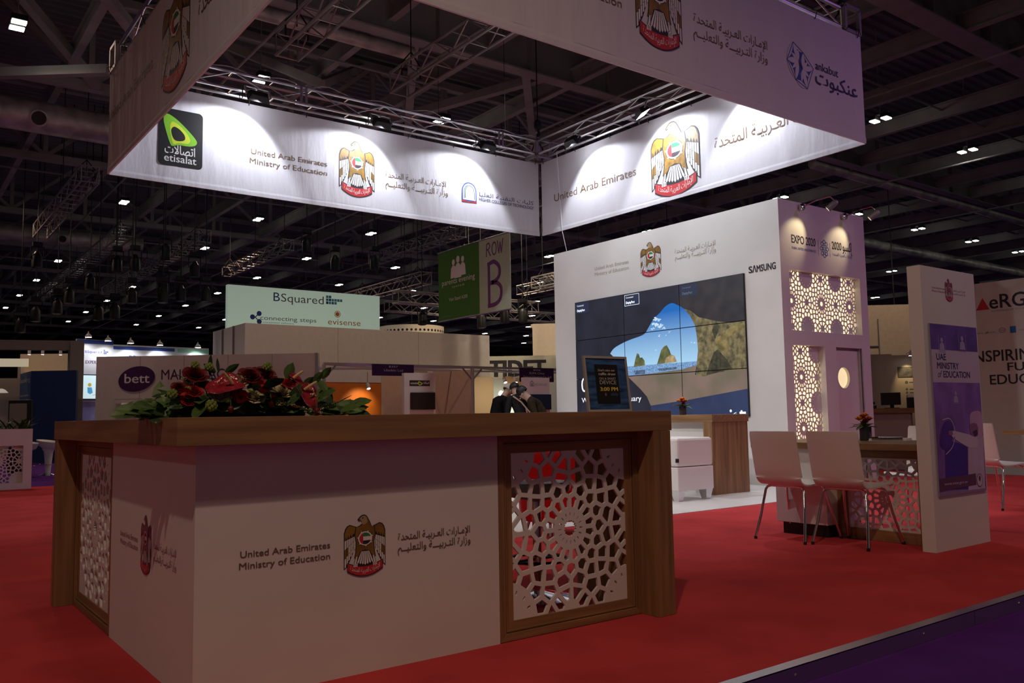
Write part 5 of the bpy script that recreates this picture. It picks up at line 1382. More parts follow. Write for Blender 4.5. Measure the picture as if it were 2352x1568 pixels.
def mint_sign():
    o = thing('sign_board', 'pale mint sign board with blue square logo above the white booth', 'sign', (11.5, 26.76, 3.6)); y = 26.76
    mint = mat('sign_mint_glow', (.50, .68, .60), .5, emit=.26, ecol=(.62, .82, .66)); f = fr_y(y)  # emission put into the mint colour to brighten the board
    b = MB(); b.prism(f, rect(8.86, 3.0, 14.23, 5.335), -.2, 0); b.build('board', mint, o)
    b = MB()
    for x in (9.3, 13.8): b.box(x-.05, x+.05, y+.05, y+.15, FZ, 3.0)
    b.build('support_post', M_steel, o)
    text(o, 'B', f, 10.353, 10.57, 4.905, M_blue, .003, cap=.29, bold=-.015); text(o, 'Squared', f, 10.61, 12.11, 4.905, M_grey, .003, cap=.27, bold=-.015)
    sq = [(0, 2), (1, 2), (0, 1), (1, 1), (2, 1), (3, 1), (4, 1), (5, 1), (0, 0), (1, 0), (2, 0), (3, 0)]
    for k, (i, j) in enumerate(sq):
        b = MB(); s = .102; b.flat(f, rect(12.194+i*s, 4.925+j*s, 12.194+i*s+.088, 4.925+j*s+.088), .003); b.build('logo_square', (M_blue, mat('print_teal', (.05, .30, .48), .6), mat('print_aqua', (.12, .45, .60), .6))[(i*2+j) % 3 if i < 3 else 2], o)
    b = MB(); C0, C1, C2 = (9.663, 4.342), (9.879, 4.465), (9.885, 4.205)
    for c in (C0, C1, C2): b.flat(f, circ(c[0], c[1], .082, 18), .003)
    b.stroke(f, [C1, (9.75, 4.34), C0], .03, .0035); b.stroke(f, [C2, (9.75, 4.34)], .03, .0035); b.build('node_logo', M_blue, o)
    text(o, 'connecting steps', f, 9.919, 11.845, 4.27, M_grey, .003, cap=.14); text(o, 'assessment software', f, 10.0, 11.05, 4.17, M_grey, .003, cap=.05)
    OR = mat('print_orange', (.72, .27, .03), .6)
    text(o, 'evisense', f, 12.266, 13.486, 4.236, OR, .003, cap=.20, bold=-.01)
    b = MB(); b.flat(f, circ(12.614, 4.60, .075, 18), .003)
    for i in range(14):
        a = 2*PI*i/14; b.flat(f, circ(12.614+.105*math.cos(a), 4.6+.105*math.sin(a), .02, 6), .003)
    b.build('sun_logo', OR, o)
mint_sign()
def bett_wall():
    p0, p1 = (3.81, 19.95), (7.57, 17.12); o = thing('booth_wall', 'grey-white booth wall with a purple oval logo behind the flowers', 'booth', (*p0, FZ))
    panel(o, 'wall_board', p0, p1, FZ, 2.445, .1, M_bw); f, L = pfr(p0, p1)
    b = MB()
    for k in (1, 2, 3, 4): b.flat(f, rect(L*k/5-.004, 0, L*k/5+.004, 2.44), .002)
    b.build('panel_joint', M_grey, o)
    b = MB(); b.box(0, 0, 0, 0, 0, 0); b = MB(); b.prism(f, rect(L-.01, FZ, L+.05, 2.45), -.12, .03); b.build('end_profile', M_alu, o)
    OV = mat('logo_purple', (.060, .012, .085), .5)
    b = MB(); t = .22; b.prism(f, [(.875+.395*math.cos(a)*math.cos(t)-.265*math.sin(a)*math.sin(t), 1.955+.395*math.cos(a)*math.sin(t)+.265*math.sin(a)*math.cos(t)) for a in [2*PI*i/36 for i in range(36)]], .001, .012); b.build('oval_logo', OV, o)
    text(o, 'bett', f, .62, 1.15, 1.87, M_pwhite, .014, cap=.2, bold=.01); text(o, 'MAIN STAGE', f, 1.40, 2.9, 1.93, OV, .003, cap=.22)
    b = MB(); b.prism(f, rect(2.70, 1.55, 3.02, 1.85), .001, .004); b.build('white_notice', M_pwhite, o)
    # leaflet rack
    r = thing('leaflet_rack', 'clear leaflet rack with printed cards on the grey-white wall', 'rack', f.p(.6, 1.1, .03))
    b = MB()
    for xx in (.42, 1.02): b.tube([f.p(xx, .55, .03), f.p(xx, 1.53, .03)], .008, 6)
    b.tube([f.p(.42, 1.53, .03), f.p(1.02, 1.53, .03)], .008, 6); b.build('rack_frame', M_alu, r)
    b = MB(); b.prism(f, rect(.44, 1.22, 1.0, 1.25), .01, .14); b.build('shelf', M_bw, r)
    for k in range(2):
        q = MB(); x = .52+.26*k; q.hexa([f.p(x, 1.252, .12), f.p(x+.22, 1.252, .12), f.p(x+.22, 1.252, .11), f.p(x, 1.252, .11), f.p(x+.06, 1.45, .04), f.p(x+.28, 1.45, .04), f.p(x+.28, 1.45, .03), f.p(x+.06, 1.45, .03)])
        c = q.build('leaflet', M_pwhite, None); tag(c, ('left' if k == 0 else 'right')+' white leaflet with purple stripe on the clear rack', 'leaflet')
        q = MB(); q.quad([f.p(x+.012, 1.30, .1045), f.p(x+.232, 1.30, .1045), f.p(x+.236, 1.335, .0915), f.p(x+.016, 1.335, .0915)]); q.quad([f.p(x+.045, 1.40, .0645), f.p(x+.265, 1.40, .0645), f.p(x+.268, 1.41, .0605), f.p(x+.048, 1.41, .0605)]); q.build('printed_stripe', mat('sign_purple', (.10, .022, .15), .6), c)
bett_wall()
def left_booths():
    o = thing('blue_booth', 'dark blue cube booth at far left on the purple carpet', 'booth', (3.63, 27.97, FZ))
    db = mat('booth_blue', (.012, .035, .13), .6, noise=.1); lb = mat('booth_lightblue', (.035, .12, .33), .5)
    panel(o, 'front_wall', (3.63, 27.97), (4.68, 27.19), FZ, 2.56, .1, db); panel(o, 'side_wall', (3.57, 29.75), (3.63, 28.06), FZ, 2.56, .08, lb)
    f, L = pfr((3.57, 29.75), (3.63, 28.06)); text(o, 'booking', f, .12, L-.1, 2.27, M_pwhite, .004, cap=.14); text(o, 'information', f, .12, L-.1, 1.85, M_pwhite, .004, cap=.07)
    # grey portal frame and warm lit wall behind it
    o = thing('portal_booth', 'grey frame booth with warm spotlit cream wall at far left', 'booth', (2.0, 28.2, FZ))
    fr_ = mat('booth_taupe', (.23, .20, .175), .7)
    b = MB(); b.bar((-3.0, 30.9, 3.38), (4.95, 28.55, 3.38), .35, .28); b.build('header_beam', fr_, o)
    b = MB(); b.bar((4.88, 28.55, FZ), (4.88, 28.55, 3.51), .38, .38, up=(0, 1, 0)); b.build('post', fr_, o)
    panel(o, 'lit_wall', (4.30, 36.0), (6.5, 34.6), FZ, 3.62, .1, M_bc); panel(o, 'lit_wall', (4.22, 34.4), (4.30, 35.9), FZ, 3.3, .08, M_bc)
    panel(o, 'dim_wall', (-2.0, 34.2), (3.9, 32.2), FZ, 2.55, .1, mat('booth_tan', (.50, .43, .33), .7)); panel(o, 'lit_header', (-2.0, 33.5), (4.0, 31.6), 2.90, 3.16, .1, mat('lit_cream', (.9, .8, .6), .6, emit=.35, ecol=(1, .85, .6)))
    for k, (x, y) in enumerate(((4.36, 34.2), (4.75, 34.0), (5.3, 33.9))):
        s = thing('booth_spotlight', ('left', 'middle', 'right')[k]+' of the three small spotlights over the warm cream wall', 'lamp', (x, y, 3.6))
        b = MB(); b.lathe([(.05, -.14), (.05, .06), (.02, .08)], (x, y, 3.62), 10); b.build('lamp_head', M_shell, s); b = MB(); b.lathe([(.045, -.145), (.001, -.146)], (x, y, 3.62), 10, caps=False); b.build('lamp_glass', M_lens, s); b = MB(); b.tube([(x, y, 3.69), (x, y+.4, 3.72), (x+.1, y+.75, 3.60)], .012, 5); b.build('arm', M_shell, s)
        lamp('SPOT', 'booth_beam', (x, y, 3.45), 70, (1, .80, .5), (x+.25, y+1.1, 2.5), .04, 46, .7)
    # white expert booth
    o = thing('expert_booth', 'bright white booth with blue top stripe behind the oval-logo wall', 'booth', (5.11, 29.74, FZ))
    wv = mat('booth_bright', (.74, .74, .78), .6)
    panel(o, 'left_wall', (5.10, 29.74), (6.22, 29.98), FZ, 3.70, .1, wv); panel(o, 'right_wall', (6.22, 29.98), (9.4, 30.33), FZ, 3.58, .1, wv)
    f, L = pfr((5.10, 29.74), (6.22, 29.98)); b = MB(); b.flat(f, rect(0, 3.56, L, 3.69), .004); b.build('top_stripe', M_blue, o)
    text(o, 'BSquared', f, .25, .78, 3.27, M_blue, .004, cap=.08)
    b = MB()
    for i, j in ((0, 2), (0, 1), (1, 1), (2, 1), (0, 0), (1, 0)): b.flat(f, rect(.84+i*.05, 3.25+j*.05, .88+i*.05, 3.29+j*.05), .004)
    b.build('logo_squares', M_blue, o); text(o, 'EXPERT ZONE', f, .28, 1.05, 2.93, mat('sign_purple', (.10, .022, .15), .6), .004, cap=.10, bold=.01)
    sc = MB(); sc.prism(f, rect(.09, 1.78, 1.0, 2.58), .01, .06); sc = sc.build('wall_screen', M_black, None); tag(sc, 'bright tilted screen with cartoon figure on the white booth wall', 'screen')
    q = MB(); q.flat(f, rect(.12, 1.81, .97, 2.55), .063); q.build('picture', mat('screen_pale', (.55, .75, .8), .4, emit=.75, ecol=(.62, .82, .86)), sc)
    q = MB(); q.flat(f, circ(.40, 2.25, .06, 12), .065); q.flat(f, [(.33, 2.17), (.47, 2.17), (.50, 2.0), (.42, 1.95), (.34, 2.0)], .065, 1); q.stroke(f, spline([(.6, 2.4), (.72, 2.3), (.62, 2.1), (.75, 2.0), (.5, 1.92)], 5, False), .008, .065, 2); q.build('cartoon', [mat('pic_yellow', (.7, .5, .1), .5, emit=.4), mat('pic_blue', (.1, .4, .7), .5, emit=.5), M_grey], sc)
    b = MB(); b.flat(f, rect(.02, FZ, L, 1.72), .004); b.build('lilac_panel', mat('lilac_print', (.25, .24, .50), .6, noise=.4, scale=(2, 2, 2)), o)
    f, L = pfr((6.22, 29.98), (9.4, 30.33)); b = MB(); b.flat(f, rect(0, 3.42, 2.0, 3.53), .004); b.build('top_stripe', M_blue, o); b = MB(); b.flat(f, rect(2.1, 3.40, L, 3.52), .004); b.build('green_stripe', mat('stripe_green', (.30, .60, .45), .6), o)
    text(o, 'BSquared', f, .5, 1.35, 3.12, M_blue, .004, cap=.12)
    for k, (x, y, z) in enumerate(((5.35, 29.3, 3.78), (5.95, 29.45, 3.70), (6.65, 29.55, 3.66), (7.6, 29.7, 3.64), (8.9, 29.9, 3.62))):
        s = thing('booth_floodlight', 'small white arm floodlight over the bright booth, '+('first', 'second', 'third', 'fourth', 'fifth')[k]+' from the left', 'lamp', (x, y, z))
        b = MB(); b.lathe([(.10, -.06), (.09, .0), (.03, .06)], (x, y, z), 12); b.build('lamp_head', M_shell, s); b = MB(); b.lathe([(.095, -.062), (.001, -.063)], (x, y, z), 12, caps=False); b.build('lamp_glass', M_lens, s); b = MB(); b.tube([(x, y, z+.05), (x, y, z+.12), (x, y+.55, z-.10)], .014, 5); b.build('arm', M_shell, s)
        lamp('SPOT', 'booth_beam', (x, y, z-.1), 24, (.9, .93, 1), (x+.1, y+.5, 2.6), .05, 110, .6)
left_booths()
def shell_scheme():
    y = 19.8; o = thing('shell_booths', 'row of aluminium framed booths with warm walls behind the counter', 'booth', (9.0, y, FZ))
    M_pro = mat('scheme_profile', (.55, .50, .48), .4, metal=.5)
    for z in (2.42, 2.08):
        b = MB(); b.box(8.95, 18.5, y-.03, y+.03, z-.05, z+.02); b.build('fascia_rail', M_pro, o) if z > 2.2 else None
    for x in (8.97, 13.43, 17.6):
        b = MB(); b.tube([(x, y, FZ), (x, y, 2.39)], .05, 8); b.bar((x, y, 2.05), (x+.32, y, 2.37), .035); b.bar((x, y, 2.05), (x-.32, y, 2.37), .035); b.build('post', M_pro, o)
    b = MB()
    for x0, y0, x1, y1 in ((8.97, 19.8, 13.4, 22.2), (13.43, 19.8, 9.2, 22.2), (13.43, 19.8, 17.6, 22.2), (17.6, 19.8, 13.6, 22.2)): b.bar((x0, y0, 2.40), (x1, y1, 2.40), .05)
    b.bar((8.97, 21.0, 2.38), (18.0, 21.0, 2.38), .05); b.build('roof_tie', M_pro, o)
    OR = mat('orange_wall', (.62, .17, .015), .6, noise=.06); BE = mat('beige_wall', (.62, .45, .33), .65, noise=.05); LC = mat('lit_wall', (.80, .66, .46), .6)
    panel(o, 'orange_wall', (8.9, 22.6), (12.05, 22.6), FZ, 2.08, .06, OR); panel(o, 'back_header', (8.9, 22.59), (12.05, 22.59), 2.08, 2.42, .05, M_bw)
    panel(o, 'beige_wall', (12.06, 22.6), (15.2, 22.6), FZ, 2.42, .06, BE); panel(o, 'divider', (13.5, 22.5), (13.5, 19.95), FZ, 2.36, .05, BE)
    panel(o, 'lit_wall', (15.2, 22.6), (16.15, 22.6), FZ, 2.30, .06, LC); panel(o, 'pale_wall', (16.2, 23.4), (20.5, 23.4), FZ, 2.30, .06, mat('pale_green_wall', (.60, .66, .56), .6))
    # orange wall lamp
    for k, (x, yy, z, lbl, e) in enumerate(((11.35, 22.1, 2.02, 'small spotlight glowing on the orange wall', 26), (15.55, 21.2, 2.20, 'left of three spotlights in the warm lit booth', 16), (15.95, 21.2, 2.20, 'middle of three spotlights in the warm lit booth', 16), (16.35, 21.2, 2.24, 'right of three spotlights in the warm lit booth', 16))):
        s = thing('booth_spotlight', lbl, 'lamp', (x, yy, z)); m3 = Matrix.Rotation(-.5, 3, 'X')
        b = MB(); b.lathe([(.055, -.16), (.055, .0), (.025, .03)], (x, yy, z), 12, 0, m3); b.build('lamp_head', M_steel if k == 0 else M_shell, s); b = MB(); b.lathe([(.05, -.162), (.001, -.163)], (x, yy, z), 12, 0, m3, caps=False); b.build('lamp_glass', M_lens, s)
        b = MB(); b.tube([(x, yy, z+.02), (x, yy, 2.36)], .014, 6); b.build('stem', M_steel, s)
        lamp('SPOT', 'booth_beam', (x, yy-.08, z-.17), e, (1, .76, .42), (x, 22.6, z-.55), .03, 95, .8)
    # name boards
    PU = mat('fascia_purple', (.050, .010, .075), .5)
    for x0, x1, n1, n2, lbl in ((10.28, 11.51, 'B357', 'Ubtikki Ltd', 'purple booth name board left of the black-screen kiosk'), (15.05, 16.33, 'B356', 'EUPA China', 'purple booth name board behind the right kiosk')):
        s = thing('name_board', lbl, 'sign', ((x0+x1)/2, y-.05, 2.1)); f = fr_y(y-.06); b = MB(); b.prism(f, rect(x0, 2.13 if x0 < 12 else 2.02, x1, 2.43), -.028, 0); b.build('board', PU, s); m = (x0+x1)/2
        text(s, n1, f, m-.13, m+.13, 2.345, M_pwhite, .003, cap=.05); text(s, n2, f, m-.28, m+.28, 2.245, M_pwhite, .003, cap=.06)
        if x0 > 12: text(s, 'General Education Co., Ltd', f, x0+.12, x1-.1, 2.14, M_pwhite, .003, cap=.06)
    b = MB(); b.bar((10.06, 21.7, FZ), (10.06, 21.7, 1.55), .06); tag(b.build('slim_post', M_black), 'slim dark post left of the black-screen kiosk', 'post')
    # glowing arch and column lights, wall sculpture
    for x, lbl in ((16.78, 'left'), (17.55, 'right')):
        s = thing('light_column', 'white glowing column light in the far booth, '+lbl+' one', 'lamp', (x, 22.9, FZ)); G = mat('glow_white', (1, .98, .9), .5, emit=2.5)
        b = MB()
        if lbl == 'left': b.tube([(x+.12, 22.9, .4), (x+.12, 22.9, 1.5), (x+.05, 22.9, 1.72), (x-.15, 22.9, 1.80)], .09, 10)
        else: b.box(x-.28, x-.06, 22.85, 22.95, .2, 1.55); b.box(x+.02, x+.24, 22.85, 22.95, .2, 1.55)
        b.build('glow_tube', G, s); b = MB(); b.lathe([(.2, 0), (.2, .28)], (x, 22.9, FZ), 14); b.build('foot', M_black, s)
    s = thing('paper_sculpture', 'tan folded paper sculpture hanging over the huddled people', 'sculpture', (17.2, 22.4, 1.6)); tn = mat('paper_tan', (.55, .38, .2), .8)
    b = MB(); b.grid(lambda u, v: Vector((16.5+1.1*u, 22.4-.12*math.sin(3*u), 2.25-.40*u+.35*(v-.5)*math.sin(PI*(.15+.8*u)))), 8, 4); b.build('upper_fold', tn, s)
    b = MB(); b.grid(lambda u, v: Vector((17.2+.9*u, 22.4+.1*math.sin(3*u), 1.70-.12*u+.38*(v-.5)*math.sin(PI*(.2+.75*u)))), 8, 4); b.build('lower_fold', tn, s)
    b = MB(); b.tube([(17.0, 22.4, 2.1), (17.0, 22.4, 2.42)], .006, 5); b.tube([(17.6, 22.4, 1.7), (17.6, 22.4, 2.42)], .006, 5); b.build('wire', M_cable, s)
shell_scheme()
def kiosk(x0, y0, w, z, label, kind):
    o = thing('kiosk_panel', label, 'display panel', (x0+w/2, y0, 0)); m = M_white if kind == 1 else mat('kiosk_pink', (.62, .52, .50), .5)
    b = MB(); b.box(x0, x0+w, y0, y0+.10, FZ, z); b.build('slab', m, o, bevel=.003); f = fr_y(y0)
    s = MB()
    if kind == 1:
        s.prism(f, rect(x0+.15, 1.20, x0+.745, 1.565), .002, .05); sc = s.build('tv_screen', M_black, o); q = MB(); q.flat(f, rect(x0+.165, 1.215, x0+.73, 1.55), .052); q.build('screen_glass', mat('screen_off', (.022, .016, .014), .15), sc)
        b = MB(); b.flat(f, rrect(x0+.13, 1.705, x0+.64, 1.83, .01), .002); b.build('logo_strip', mat('strip_black', (.03, .025, .025), .4), o)
        text(o, 'etisalat', f, x0+.155, x0+.345, 1.748, M_pwhite, .004, cap=.045, bold=.02); text(o, 'اتصالات', f, x0+.45, x0+.62, 1.755, M_pwhite, .004, cap=.05, bold=.02, arabic=True)
        b = MB(); b.stroke(f, spline([(x0+.365, 1.735), (x0+.36, 1.80), (x0+.43, 1.765), (x0+.42, 1.74)], 5), .02, .004, 0, True); b.build('drop_logo', M_yel, o)
    else:
        s.prism(f, rect(x0+.17, 1.16, x0+.735, 1.50), .002, .05); sc = s.build('tv_screen', M_black, o); q = MB(); q.flat(f, rect(x0+.185, 1.175, x0+.72, 1.485), .052); q.build('screen_glass', mat('screen_navy_off', (.012, .016, .045), .15, emit=.01), sc)
        b = MB(); a = [(x0+.17+.075*t, 0) for t in range(2)]; b.stroke(f, spline([(x0+.18, 1.69), (x0+.18, 1.75), (x0+.225, 1.80), (x0+.27, 1.75), (x0+.27, 1.69)], 5, False)+[(x0+.18, 1.69)], .015, .003); b.flat(f, rect(x0+.205, 1.70, x0+.245, 1.745), .003); b.build('shield_logo', M_grey, o)
        text(o, 'كليات التقنية العليا', f, x0+.30, x0+.66, 1.725, M_grey, .003, cap=.03, arabic=True); text(o, 'HIGHER COLLEGES OF TECHNOLOGY', f, x0+.30, x0+.66, 1.695, M_grey, .003, cap=.02)
kiosk(9.07, 15.97, .78, 1.985, 'white kiosk slab with a black screen and black logo strip', 1)
kiosk(11.53, 14.98, .735, 1.875, 'pinkish kiosk slab with dark blue screen next to the huddled people', 2)
def tibet():
    p0, p1 = (18.9, 28.3), (23.3, 25.0); o = thing('letter_booth', 'pale booth fascia with large dark letters left of the screen block', 'booth', (*p0, FZ)); m = mat('booth_sage', (.55, .56, .43), .6)
    panel(o, 'fascia', p0, p1, 2.4, 3.42, .2, m); f, L = pfr(p0, p1)
    for q in (.3, L-.4): b = MB(); b.prism(f, rect(q-.1, FZ, q+.1, 2.4), -.15, -.02); b.build('post', M_bw, o)
    text(o, 'TIDET', f, .95, 3.15, 2.62, M_dark, .004, cap=.62, bold=.05)
    o = thing('tower_box', 'plain cream tower behind the dark-letter fascia', 'booth', (21.6, 27.0, FZ)); panel(o, 'front_wall', (21.35, 27.1), (22.3, 26.4), FZ, 4.75, .1, M_bc); panel(o, 'side_wall', (22.35, 26.45), (23.6, 27.4), FZ, 4.7, .1, mat('booth_tan', (.50, .43, .33), .7))
    panel(o, 'top_board', (21.36, 27.2), (22.4, 26.5), 4.6, 4.74, .3, M_bc)
tibet()
def drum():
    c = Vector((21.1, 36.4, 4.9)); o = thing('round_sign', 'cream hanging round drum with a row of dark holes above the white booth', 'sign', c); b = MB(); b.lathe([(1.6, -.5), (1.6, .55), (1.56, .55), (1.56, -.5)], c, 40, caps=False); b.build('drum_band', mat('drum_cream', (.70, .60, .42), .6, emit=.12), o, smooth=True)
    b = MB()
    for i in range(48):
        a = 2*PI*i/48; d = Vector((math.cos(a), math.sin(a), 0)); s = Vector((-d.y, d.x, 0)); q = c+d*1.603+Vector((0, 0, .30)); b.quad([q+s*.06*math.cos(t)+Vector((0, 0, .06*math.sin(t))) for t in [2*PI*k/8 for k in range(8)]])
    stuff(b.build('drum_hole', M_black, o)); b = MB()
    for a in (0, 2.1, 4.2): b.tube([c+Vector((1.55*math.cos(a), 1.55*math.sin(a), .5)), (c.x, c.y, 11.66)], .012, 5)
    b.build('hanging_wire', M_cable, o)
drum()

# ---- right side
def right_side():
    x = 14.9; o = thing('booth_wall', 'mauve-white booth wall with red triangle logo and dark slogan at far right', 'booth', (x, 5, FZ)); f = Fr((x, 0, 0), (0, -1, 0), (0, 0, 1))
    b = MB(); b.box(x, x+.1, 3.2, 7.1, FZ, 3.12); b.build('wall_board', M_bw, o)
    b = MB(); b.flat(f, [(-6.777, 2.665), (-6.56, 2.665), (-6.662, 2.868)], .003); b.build('triangle_logo', M_pred, o)
    text(o, 'eRGO', f, -6.555, -5.72, 2.672, M_dark, .003, cap=.23, bold=.012); text(o, 'INVESTING IN YOUR LEARNING', f, -6.53, -5.73, 2.615, M_grey, .003, cap=.028)
    text(o, 'INSPIRING THE', f, -6.92, -5.25, 1.795, M_dark, .003, cap=.185, bold=.012); text(o, 'FUTURE OF', f, -6.337, -5.1, 1.625, M_dark, .003, cap=.135, bold=.012); text(o, 'EDUCATION', f, -6.624, -5.3, 1.412, M_dark, .003, cap=.16, bold=.012)
    b = MB(); b.flat(f, rect(-6.26, 2.24, -6.17, 2.35), .003); b.build('blue_logo', mat('print_azure', (.02, .16, .45), .5), o)
    b = MB(); b.stroke(f, circ(-6.38, 2.30, .05, 16, .038), .008, .003, 0, True); b.flat(f, [(-6.66, 2.255), (-6.60, 2.275), (-6.60, 2.295), (-6.64, 2.285)], .003); b.build('partner_logo', M_grey, o)
    for s, a, c in (('partner', -6.78, -6.68), ('meeting', -6.60, -6.50), ('intel', -6.41, -6.35), ('campus', -6.13, -5.95)): text(o, s, f, a, c, 2.27 if s != 'intel' else 2.29, M_grey, .003, cap=.025)
    # oak bar with a monitor seen between block and totem
    x0, y0 = 15.0, 7.6; o = thing('oak_bar', 'oak bar with dark front seen between the exhibit block and the totem', 'counter', (x0, y0, FZ))
    b = MB(); b.box(x0, x0+.6, y0, y0+2.2, .96, 1.05); b.build('countertop', M_wy, o); b = MB(); b.box(x0+.05, x0+.1, y0+.5, y0+2.1, FZ, .9595); b.build('front_panel', mat('bar_front', (.42, .34, .33), .5), o); b = MB(); b.box(x0, x0+.5, y0, y0+.12, FZ, .9595); b.build('end_leg', M_wz, o)
    s = thing('desk_monitor', 'black desk monitor seen from behind on the oak bar', 'monitor', (15.25, 8.55, 1.0503)); b = MB(); b.box(15.22, 15.25, 8.38, 8.76, 1.11, 1.34); b.build('screen_back', M_black, s, bevel=.005); b = MB(); b.box(15.255, 15.29, 8.54, 8.60, 1.06, 1.22); b.build('stand', M_black, s); b = MB(); b.box(15.18, 15.36, 8.47, 8.67, 1.0505, 1.06); b.build('stand_base', M_black, s)
    s = thing('telephone', 'black telephone on the oak bar left of the monitor', 'telephone', (15.25, 9.0, 1.0503)); b = MB(); b.hexa([(15.18, 8.92, 1.0505), (15.34, 8.92, 1.0505), (15.34, 9.12, 1.0505), (15.18, 9.12, 1.0505), (15.18, 8.92, 1.07), (15.34, 8.92, 1.11), (15.34, 9.12, 1.11), (15.18, 9.12, 1.07)]); b.build('phone_base', M_black, s); b = MB(); b.tube([(15.3, 8.93, 1.15), (15.27, 8.97, 1.16), (15.24, 9.05, 1.16), (15.21, 9.09, 1.14)], [.03, .018, .018, .03], 8); b.build('handset', M_black, s)
    s = thing('leaflet_box', 'dark upright leaflet box on the oak bar right of the monitor', 'box', (15.2, 8.15, 1.0503)); b = MB(); b.box(15.15, 15.25, 8.05, 8.22, 1.0505, 1.24); b.build('box_body', M_black, s); b = MB(); b.box(15.17, 15.2, 8.07, 8.2, 1.24, 1.30); b.build('leaflets', M_pwhite, s)
    # dim hall wall and pin-up boards behind
    o = thing('display_wall', 'cream display wall with one warm spotlit poster behind the oak bar', 'booth', (19.2, 10.8, FZ)); panel(o, 'wall_board', (18.3, 11.6), (19.2, 10.72), FZ, 2.33, .08, M_bc); panel(o, 'wall_board', (19.2, 10.72), (20.6, 9.3), FZ, 2.30, .08, M_bc); f, L = pfr((19.2, 10.72), (20.6, 9.3))
    q = MB(); q.prism(f, rect(.12, 1.78, .62, 2.02), .002, .012); pp = q.build('pinned_poster', mat('poster_grey', (.12, .11, .11), .5, noise=.5, scale=(12, 12, 12)), o)
    b = MB()
    for k, z in enumerate((1.66, 1.5, 1.42, 1.34)): b.flat(f, circ(.30, z, .025 if k else .035, 8), .004); b.flat(f, rect(.36, z-.012, .50, z+.006), .004)
    b.build('icon_list', M_grey, o); b = MB(); b.prism(f, rect(.45, 1.05, .62, 1.30), .002, .01); b.build('pinned_sheet', mat('sheet_blue', (.2, .26, .30), .5, noise=.4), o)
    sx, sy, sz = f.p(.33, 2.36, .30); s = thing('booth_spotlight', 'warm spotlight over the poster behind the oak bar', 'lamp', (sx, sy, sz)); b = MB(); b.lathe([(.035, -.1), (.035, .0), (.015, .03)], (sx, sy, sz), 10); b.build('lamp_head', M_shell, s); b = MB(); b.lathe([(.033, -.102), (.001, -.103)], (sx, sy, sz), 10, caps=False); b.build('lamp_glass', M_lens, s); b = MB(); b.tube([(sx, sy, sz), f.p(.33, 2.33, .02), f.p(.33, 2.25, 0)], .008, 5); b.build('arm', M_shell, s)
    lamp('SPOT', 'booth_beam', (sx, sy, sz-.12), 12, (1, .72, .35), f.p(.33, 1.75, 0), .02, 60, .7)
    o = thing('hall_partition', 'tall cream hall partition far behind the oak bar', 'wall', (27, 16, FZ)); panel(o, 'partition_board', (25.0, 16.2), (29.5, 12.3), FZ, 4.45, .2, mat('partition_cream', (.52, .46, .34), .7, noise=.06)); f, L = pfr((25.0, 16.2), (29.5, 12.3))
    b = MB()
    for a in (1.0, 1.7): b.tube([f.p(a, 1.5, .03), f.p(a, 4.0, .03)], .02, 5)
    b.tube([f.p(1.0, 3.1, .03), f.p(1.7, 3.1, .03)], .02, 5); b.tube([f.p(1.2, 3.3, .05), f.p(1.2, 4.0, .05)], .02, 5); b.build('conduit', M_grey, o)
    s = thing('dark_banner', 'tall dark roll-up banner behind the totem left edge', 'banner', (19.9, 9.85, FZ)); panel(s, 'banner_cloth', (19.45, 9.95), (20.1, 9.3), FZ, 1.95, .03, mat('banner_slate', (.02, .03, .04), .5, noise=.5, scale=(4, 4, 4))); panel(s, 'base', (19.4, 9.85), (20.05, 9.2), FZ, FZ+.08, .12, M_alu)
right_side()

# ---- left planter and stools
def planter():
    x0, x1, y0, y1 = .9, 2.135, 15.70, 16.10; o = thing('planter_box', 'white planter box with pierced window and grasses at far left', 'planter', ((x0+x1)/2, y0, 0)); y0 = 15.72; s = .977
    b = MB(); X = lambda v: v*s
    xa, xb, top, zb, zt, xr = .80, 2.09, .955, .10, .69, 1.965
    b.box(xa, xb, y0, y0+.02, 0, zb); b.box(xa, xb, y0, y0+.02, zt, top); b.box(xr, xb, y0, y0+.02, zb, zt); b.box(xa, 1.25, y0, y0+.02, zb, zt); b.build('front_board', M_white, o)
    b = MB(); b.box(xb-.02, xb, y0+.0205, y0+.42, 0, top); b.box(xa, xa+.02, y0+.0205, y0+.42, 0, top); b.build('side_board', M_white, o)
    b = MB(); b.box(xa+.02, xb-.02, y0+.40, y0+.42, .72, top); b.box(xa+.02, xb-.02, y0+.0205, y0+.40, .74, .76); b.build('trough', M_white, o)
    b = MB(); b.box(xa+.021, xb-.021, y0+.021, y0+.399, .7605, .945); b.build('soil', mat('soil', (.012, .009, .006), .9), o)
    pierced(o, fr_y(y0+.10), 1.24, .09, 1.99, .70, .60, 1.62, .44, .012, M_white)
    b = MB(); b.box(1.22, 1.24, y0+.021, y0+.12, zb, zt); b.box(1.99, 2.0, y0+.021, y0+.12, zb, zt); b.build('reveal', M_white, o)
    rnd = random.Random(4)
    for i in range(120):
        x = rnd.uniform(xa+.05, xb-.05); y = rnd.uniform(y0+.06, y0+.36); a = rnd.uniform(0, 2*PI); q = MB(); L = rnd.uniform(.12, .24) if x < 1.5 else rnd.uniform(.14, .3)
        leaf_blade(q, (x, y, .945), (.55*math.cos(a), .55*math.sin(a), .7), L*1.15, .032, rnd.uniform(.1, .5)); q.build('grass_blade', M_leaf if i % 3 else M_leafd, o)
    for i in range(14):
        x = rnd.uniform(1.2, 1.6); q = MB(); leaf_blade(q, (x, y0+.2, .95), (rnd.uniform(-.4, .4), rnd.uniform(-.4, .2), 1), rnd.uniform(.22, .36), .04, .2); q.build('leaf', M_leaf, o)
planter()
